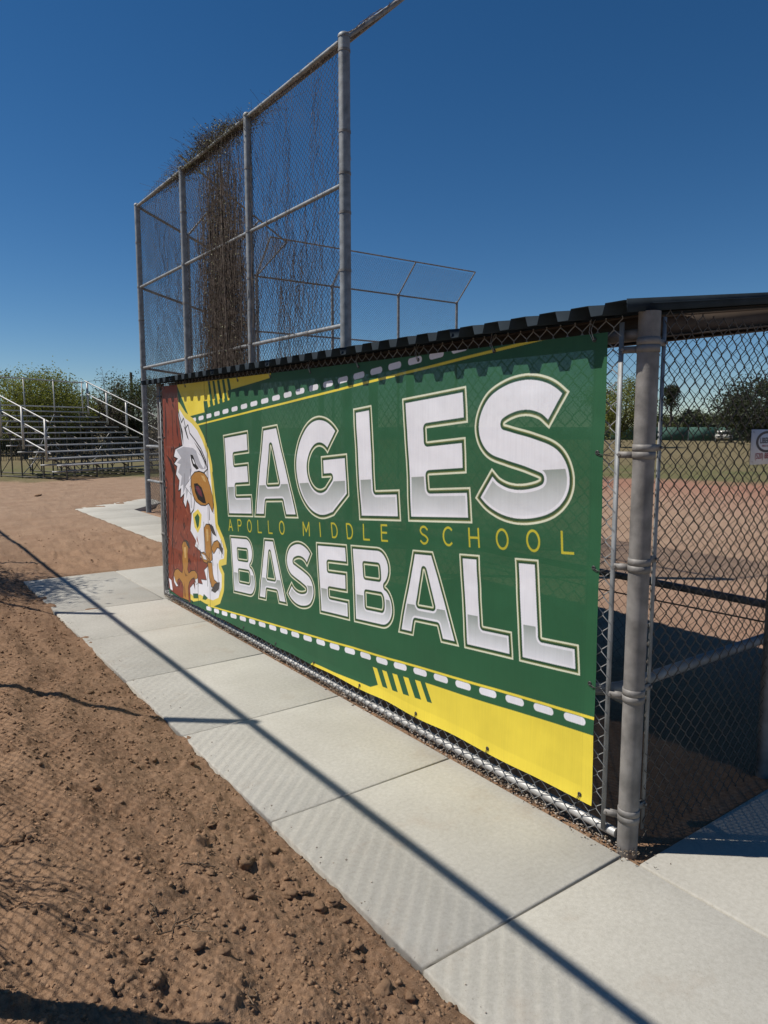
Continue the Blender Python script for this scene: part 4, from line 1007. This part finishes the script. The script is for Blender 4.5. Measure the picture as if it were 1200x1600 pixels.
# car parked end-on by the far fence
P = at_depth(1130, 690, 95.2); car = empty('parked_car', 'small pale car parked against the green windscreen', 'car', loc=(P[0], P[1], -.1)); fR = np.stack([fdir, [-fdir[1], fdir[0], 0], [0, 0, 1]], 1)
def cpart(name, m, boxes):
    q = MB()
    for c, s, b in boxes: q.box(fR @ np.array(c), s, fR, b)
    return q.build(name, m, car)
M_CARP = mat('beige_car_paint', (.40, .38, .34), .4)
cpart('body', M_CARP, [((0, 0, .62), (1.78, 4.3, .55), .12)]); cpart('cabin', M_CARP, [((0, .3, 1.12), (1.5, 2.2, .5), .16)]); cpart('windscreen', M_GLASS, [((0, -.82, 1.1), (1.25, .06, .32), 0)])
for sx in (-.8, .8):
    for sy in (-1.3, 1.35):
        c = fR @ np.array((sx, sy, .33)); q = MB(); ax = fR[:, 0]*.11; q.tube([c-ax, c+ax], .33, 14); q.build('wheel', M_TIE, car)
    cpart('headlight', M_GLASS, [((sx*.78, -2.15, .68), (.32, .06, .14), 0)])
# fence behind the bleachers, pole and wire
pf = empty('picket_fence', 'thin dark picket fence behind the bleachers', 'fence'); a = at_depth(-60, 690, 40); b = at_depth(250, 690, 40); a[2] = b[2] = 0
for z in (.35, 1.0): pipe('rail', (a[0], a[1], z), (b[0], b[1], z), .025, pf, M_TIE, 5)
q = MB(); 
for k in range(90):
    c = a+(b-a)*k/89; q.tube([(c[0], c[1], -.1), (c[0], c[1], 1.08)], .012, 4)
tag(q.build('pickets', M_TIE, pf), kind='stuff')
P = at_depth(209, 690, 58); up_ = empty('utility_pole', 'slim dark utility pole behind the tree near the backstop post', 'pole', loc=(P[0], P[1], -.1)); q = MB(); q.tube([(0, 0, 0), (0, 0, 5.85)], [.13, .10], 8); q.build('pole', BARK, up_)
pa_ = at_depth(-200, 590, 60); pb_ = np.array([P[0], P[1], 5.4]); q = MB(); n = 16
q.tube([pa_*(1-k/n)+pb_*(k/n)-np.array([0, 0, .5*4*(k/n)*(1-k/n)]) for k in range(n+1)], .012, 4, False); o = q.build('power_line', M_TIE); tag(o, 'single sagging power line crossing the sky above the bleachers', 'cable')

# ------------------------------------------------------------------ plaque on the end fence
sg = empty('fence_plaque', 'small white fence company plaque wired to the dugout end mesh', 'sign', loc=(3.152, Y0-.012, 1.537))
M_SIGN = mat('plaque_white', (.62, .60, .62), .5, 0, .04); M_RED = mat('plaque_red', (.25, .02, .04), .5); M_INK = mat('plaque_ink', (.03, .02, .03), .5)
q = MB(); q.box((0, 0, 0), (.235, .003, .150), None, .0012); q.build('plate', M_SIGN, sg)
q = MB(); n = 40; V = []
for rx, rz_ in ((.092, .046), (.076, .036)):
    for k in range(n): V.append((.012+rx*math.cos(2*math.pi*k/n)-(0 if rx > .08 else -.004), -.0022, .022+rz_*math.sin(2*math.pi*k/n)))
q.add(V, [(k, (k+1) % n, n+(k+1) % n, n+k) for k in range(n)]); q.build('emblem', M_INK, sg)
def text(body, size, loc, m, name):
    cu = bpy.data.curves.new(name, 'FONT'); cu.body = body; cu.size = size; cu.align_x = 'CENTER'; cu.offset = size*.02
    o = bpy.data.objects.new('tmp', cu); COL.objects.link(o); dg = bpy.context.evaluated_depsgraph_get(); me = bpy.data.meshes.new_from_object(o.evaluated_get(dg)); bpy.data.objects.remove(o)
    me.transform(Matrix.Rotation(math.pi/2, 4, 'X')); me.transform(Matrix.Translation(loc)); me.materials.clear(); me.materials.append(m); ob = bpy.data.objects.new(name, me); COL.objects.link(ob); ob.parent = sg
text('LIBERTY', .034, (.014, -.0024, .016), M_INK, 'lettering'); text('FENCE & SUPPLY', .011, (.014, -.0024, .001), M_RED, 'lettering'); text('(520) 882-', .034, (-.012, -.0024, -.05), M_RED, 'lettering')
for sx in (-.105, .105):
    for sz in (-.063, .063):
        q = MB(); q.tube([(sx, -.004, sz), (sx+.006, .002, sz+.006), (sx+.004, .016, sz+.002)], .0014, 5, False); q.build('tie', M_TIE, sg)

# ------------------------------------------------------------------ loose clods, stones, twigs, litter
M_CLOD = mat('dry_clod', (.285, .178, .108), .95, 0, .38, 30, .5, 160, spec=.1)
def blob(seed, sub=1):
    import bmesh
    bm = bmesh.new(); bmesh.ops.create_icosphere(bm, subdivisions=sub, radius=1.0); r_ = random.Random(seed)
    ph = [r_.uniform(0, 6) for _ in range(6)]
    for v in bm.verts:
        c = v.co; k = 1+.22*math.sin(3.1*c.x+ph[0])*math.cos(2.7*c.y+ph[1])+.16*math.sin(5*c.z+ph[2]+2*c.x)+r_.uniform(-.20, .20); v.co = c*k; v.co.z *= .62
    me = bpy.data.meshes.new('clod'); bm.to_mesh(me); bm.free(); V = np.array([v.co[:] for v in me.vertices]); Fs = np.array([list(p.vertices)+[p.vertices[2]] for p in me.polygons]); bpy.data.meshes.remove(me); return V, Fs
PROT = [blob(k, 1) for k in range(6)]; PROT2 = [blob(30+k, 3) for k in range(5)]
def hz(x, y): return float(soil_h(np.array([x]), np.array([y]))[0])
n = 26000; xs = rng.uniform(-.1, 1.25, n); ysr = 1.1+8*rng.random(n)**2.0
k2 = 700; xs = np.concatenate([xs, rng.uniform(1.3, 3.2, k2)]); ysr = np.concatenate([ysr, rng.uniform(8.4, 12, k2)])
hs = soil_h(xs, ysr); mb = MB()
for i in range(len(xs)):
    V, Fs = PROT[i % 6]; s = (.0013+.0085*rng.random()**6)*(1+.05*ysr[i]); a = rng.uniform(0, 6.28)
    mb.add((V @ rotz(a).T)*s + np.array([xs[i], ysr[i], hs[i]+s*.12]), Fs)
o = mb.build('loose_clods', M_CLOD); tag(o, 'small loose crumbs of dry brown soil scattered over the bank', 'soil crumbs', kind='stuff')
protos = []
for V, Fs in PROT2:
    m = MB(); m.add(V, Fs); o = m.build('dirt_clod', M_CLOD); protos.append(o.data); bpy.data.objects.remove(o)
spots = [(383, 1352, .030), (600, 1549, .026), (520, 1412, .020), (455, 1400, .022), (500, 1420, .024), (540, 1440, .02), (475, 1395, .016), (390, 1400, .02), (30, 1313, .022), (310, 1480, .018), (350, 1490, .017), (180, 1445, .016), (225, 1500, .014), (240, 1190, .018), (140, 1085, .022), (300, 1195, .018), (330, 1290, .016), (110, 1450, .014), (560, 1480, .015), (640, 1560, .016), (560, 1500, .014), (280, 1390, .016), (95, 1390, .013), (430, 1330, .014), (395, 1275, .015), (60, 776, .06), (330, 1365, .014), (150, 1230, .015), (70, 1180, .016), (205, 1160, .014)]
nb = 0
for (u, v, r) in spots:
    P = on_z(u, v, .05)
    for _ in range(6): P = on_z(u, v, hz(P[0], P[1]))
    o = link_mesh('dirt_clod', protos[nb % 5]); nb += 1; o.scale = (r*rnd.uniform(.8, 1.2), r*rnd.uniform(.8, 1.2), r*rnd.uniform(.8, 1.1)); o.rotation_euler = (0, 0, rnd.uniform(0, 6)); o.location = (P[0], P[1], hz(P[0], P[1])+r*.3)
    lb = {(383, 1352): 'rounded tan clod alone near the path edge, beside the sixth slab', (600, 1549): 'flat pale stone-like clod close to the bottom corner of the path', (60, 776): 'single dark clump of soil on the flat dirt before the bleachers', (140, 1085): 'dark clod standing in the middle post shadow on the bank', (30, 1313): 'wide clod at the left edge of the dirt bank'}.get((u, v), 'small clod of dry brown soil lying on the dirt bank')
    tag(o, lb, 'clod', 'soil clods on the dirt bank')
# twigs
M_TWIG = mat('dry_twig', (.16, .11, .07), .9)
TW = ('longest of the crossed dry twigs on the near dirt', 'short twig crossing the longest one on the near dirt', 'thin twig left of the crossed twigs on the near dirt', 'dry twig nearest the bottom edge of the dirt', 'dry twig beyond the crossed twigs, towards the path', 'dry twig farthest up the dirt bank')
for tk, (u, v, L_, a) in enumerate(((285, 1440, .16, .4), (300, 1455, .12, 2.1), (240, 1432, .14, 1.4), (395, 1560, .1, .9), (310, 1350, .12, 2.6), (335, 1265, .1, 1.1))):
    P = on_z(u, v, .12)
    for _ in range(6): P = on_z(u, v, hz(P[0], P[1]))
    q = MB(); pts = []
    for k in range(8):
        f = k/7-.5; x_, y_ = P[0]+math.cos(a)*L_*f+.01*math.sin(k*1.7), P[1]+math.sin(a)*L_*f+.008*math.cos(k*2.3); pts.append((x_, y_, hz(x_, y_)+.007))
    q.tube(pts, .0022, 5, False); q.tube([pts[3], (pts[3][0]+.03*math.sin(a), pts[3][1]+.03, pts[3][2]+.008)], .0015, 4, False)
    o = q.build('twig', M_TWIG); tag(o, TW[tk], 'twig', 'twigs on the dirt bank')
# leaf litter and gravel along the foot of the dugout fence
lit = MB(); n = 2300; yv = rng.uniform(1.5, 6.75, n); cm = rng.random(n) < .45; yv = np.where(cm, rng.choice([3.55, 3.7, 5.0, 5.6, 6.4, 2.2], n)+rng.normal(0, .16, n), yv); xv = 2.268+rng.normal(0, .016, n); near = rng.random(n) < .07
yv = np.where(near, rng.normal(1.62, .09, n), yv); xv = np.where(near, rng.normal(2.29, .045, n), xv)
V, Fs = leaf_quads(np.stack([xv, yv, np.abs(rng.normal(.004, .005, n))], -1), .0065, rng, .5); V[:, 2] = np.abs(V[:, 2]); lit.add(V, Fs)
o = lit.build('leaf_litter', mat('dry_litter', (.22, .17, .12), .9, 0, .5, 60)); tag(o, 'dry leaf litter and grit along the foot of the dugout fence', 'leaf litter', kind='stuff')
mb = MB()
for i in range(900):
    V, Fs = PROT[i % 6]; s = .002+.0055*rng.random()**2.5; mb.add(V*s+np.array([2.262+rng.normal(0, .018), rng.uniform(1.5, 6.75), s*.4]), Fs)
for i in range(260):
    V, Fs = PROT[i % 6]; s = .001+.0032*rng.random()**3; mb.add(V*s+np.array([1.26+abs(rng.normal(0, .05)), rng.uniform(1.2, 8.2), s*.4]), Fs)
o = mb.build('grit', mat('grey_grit', (.38, .32, .26), .9, 0, .4, 80)); tag(o, 'fine grit scattered along the edges of the concrete path', 'grit', kind='stuff')
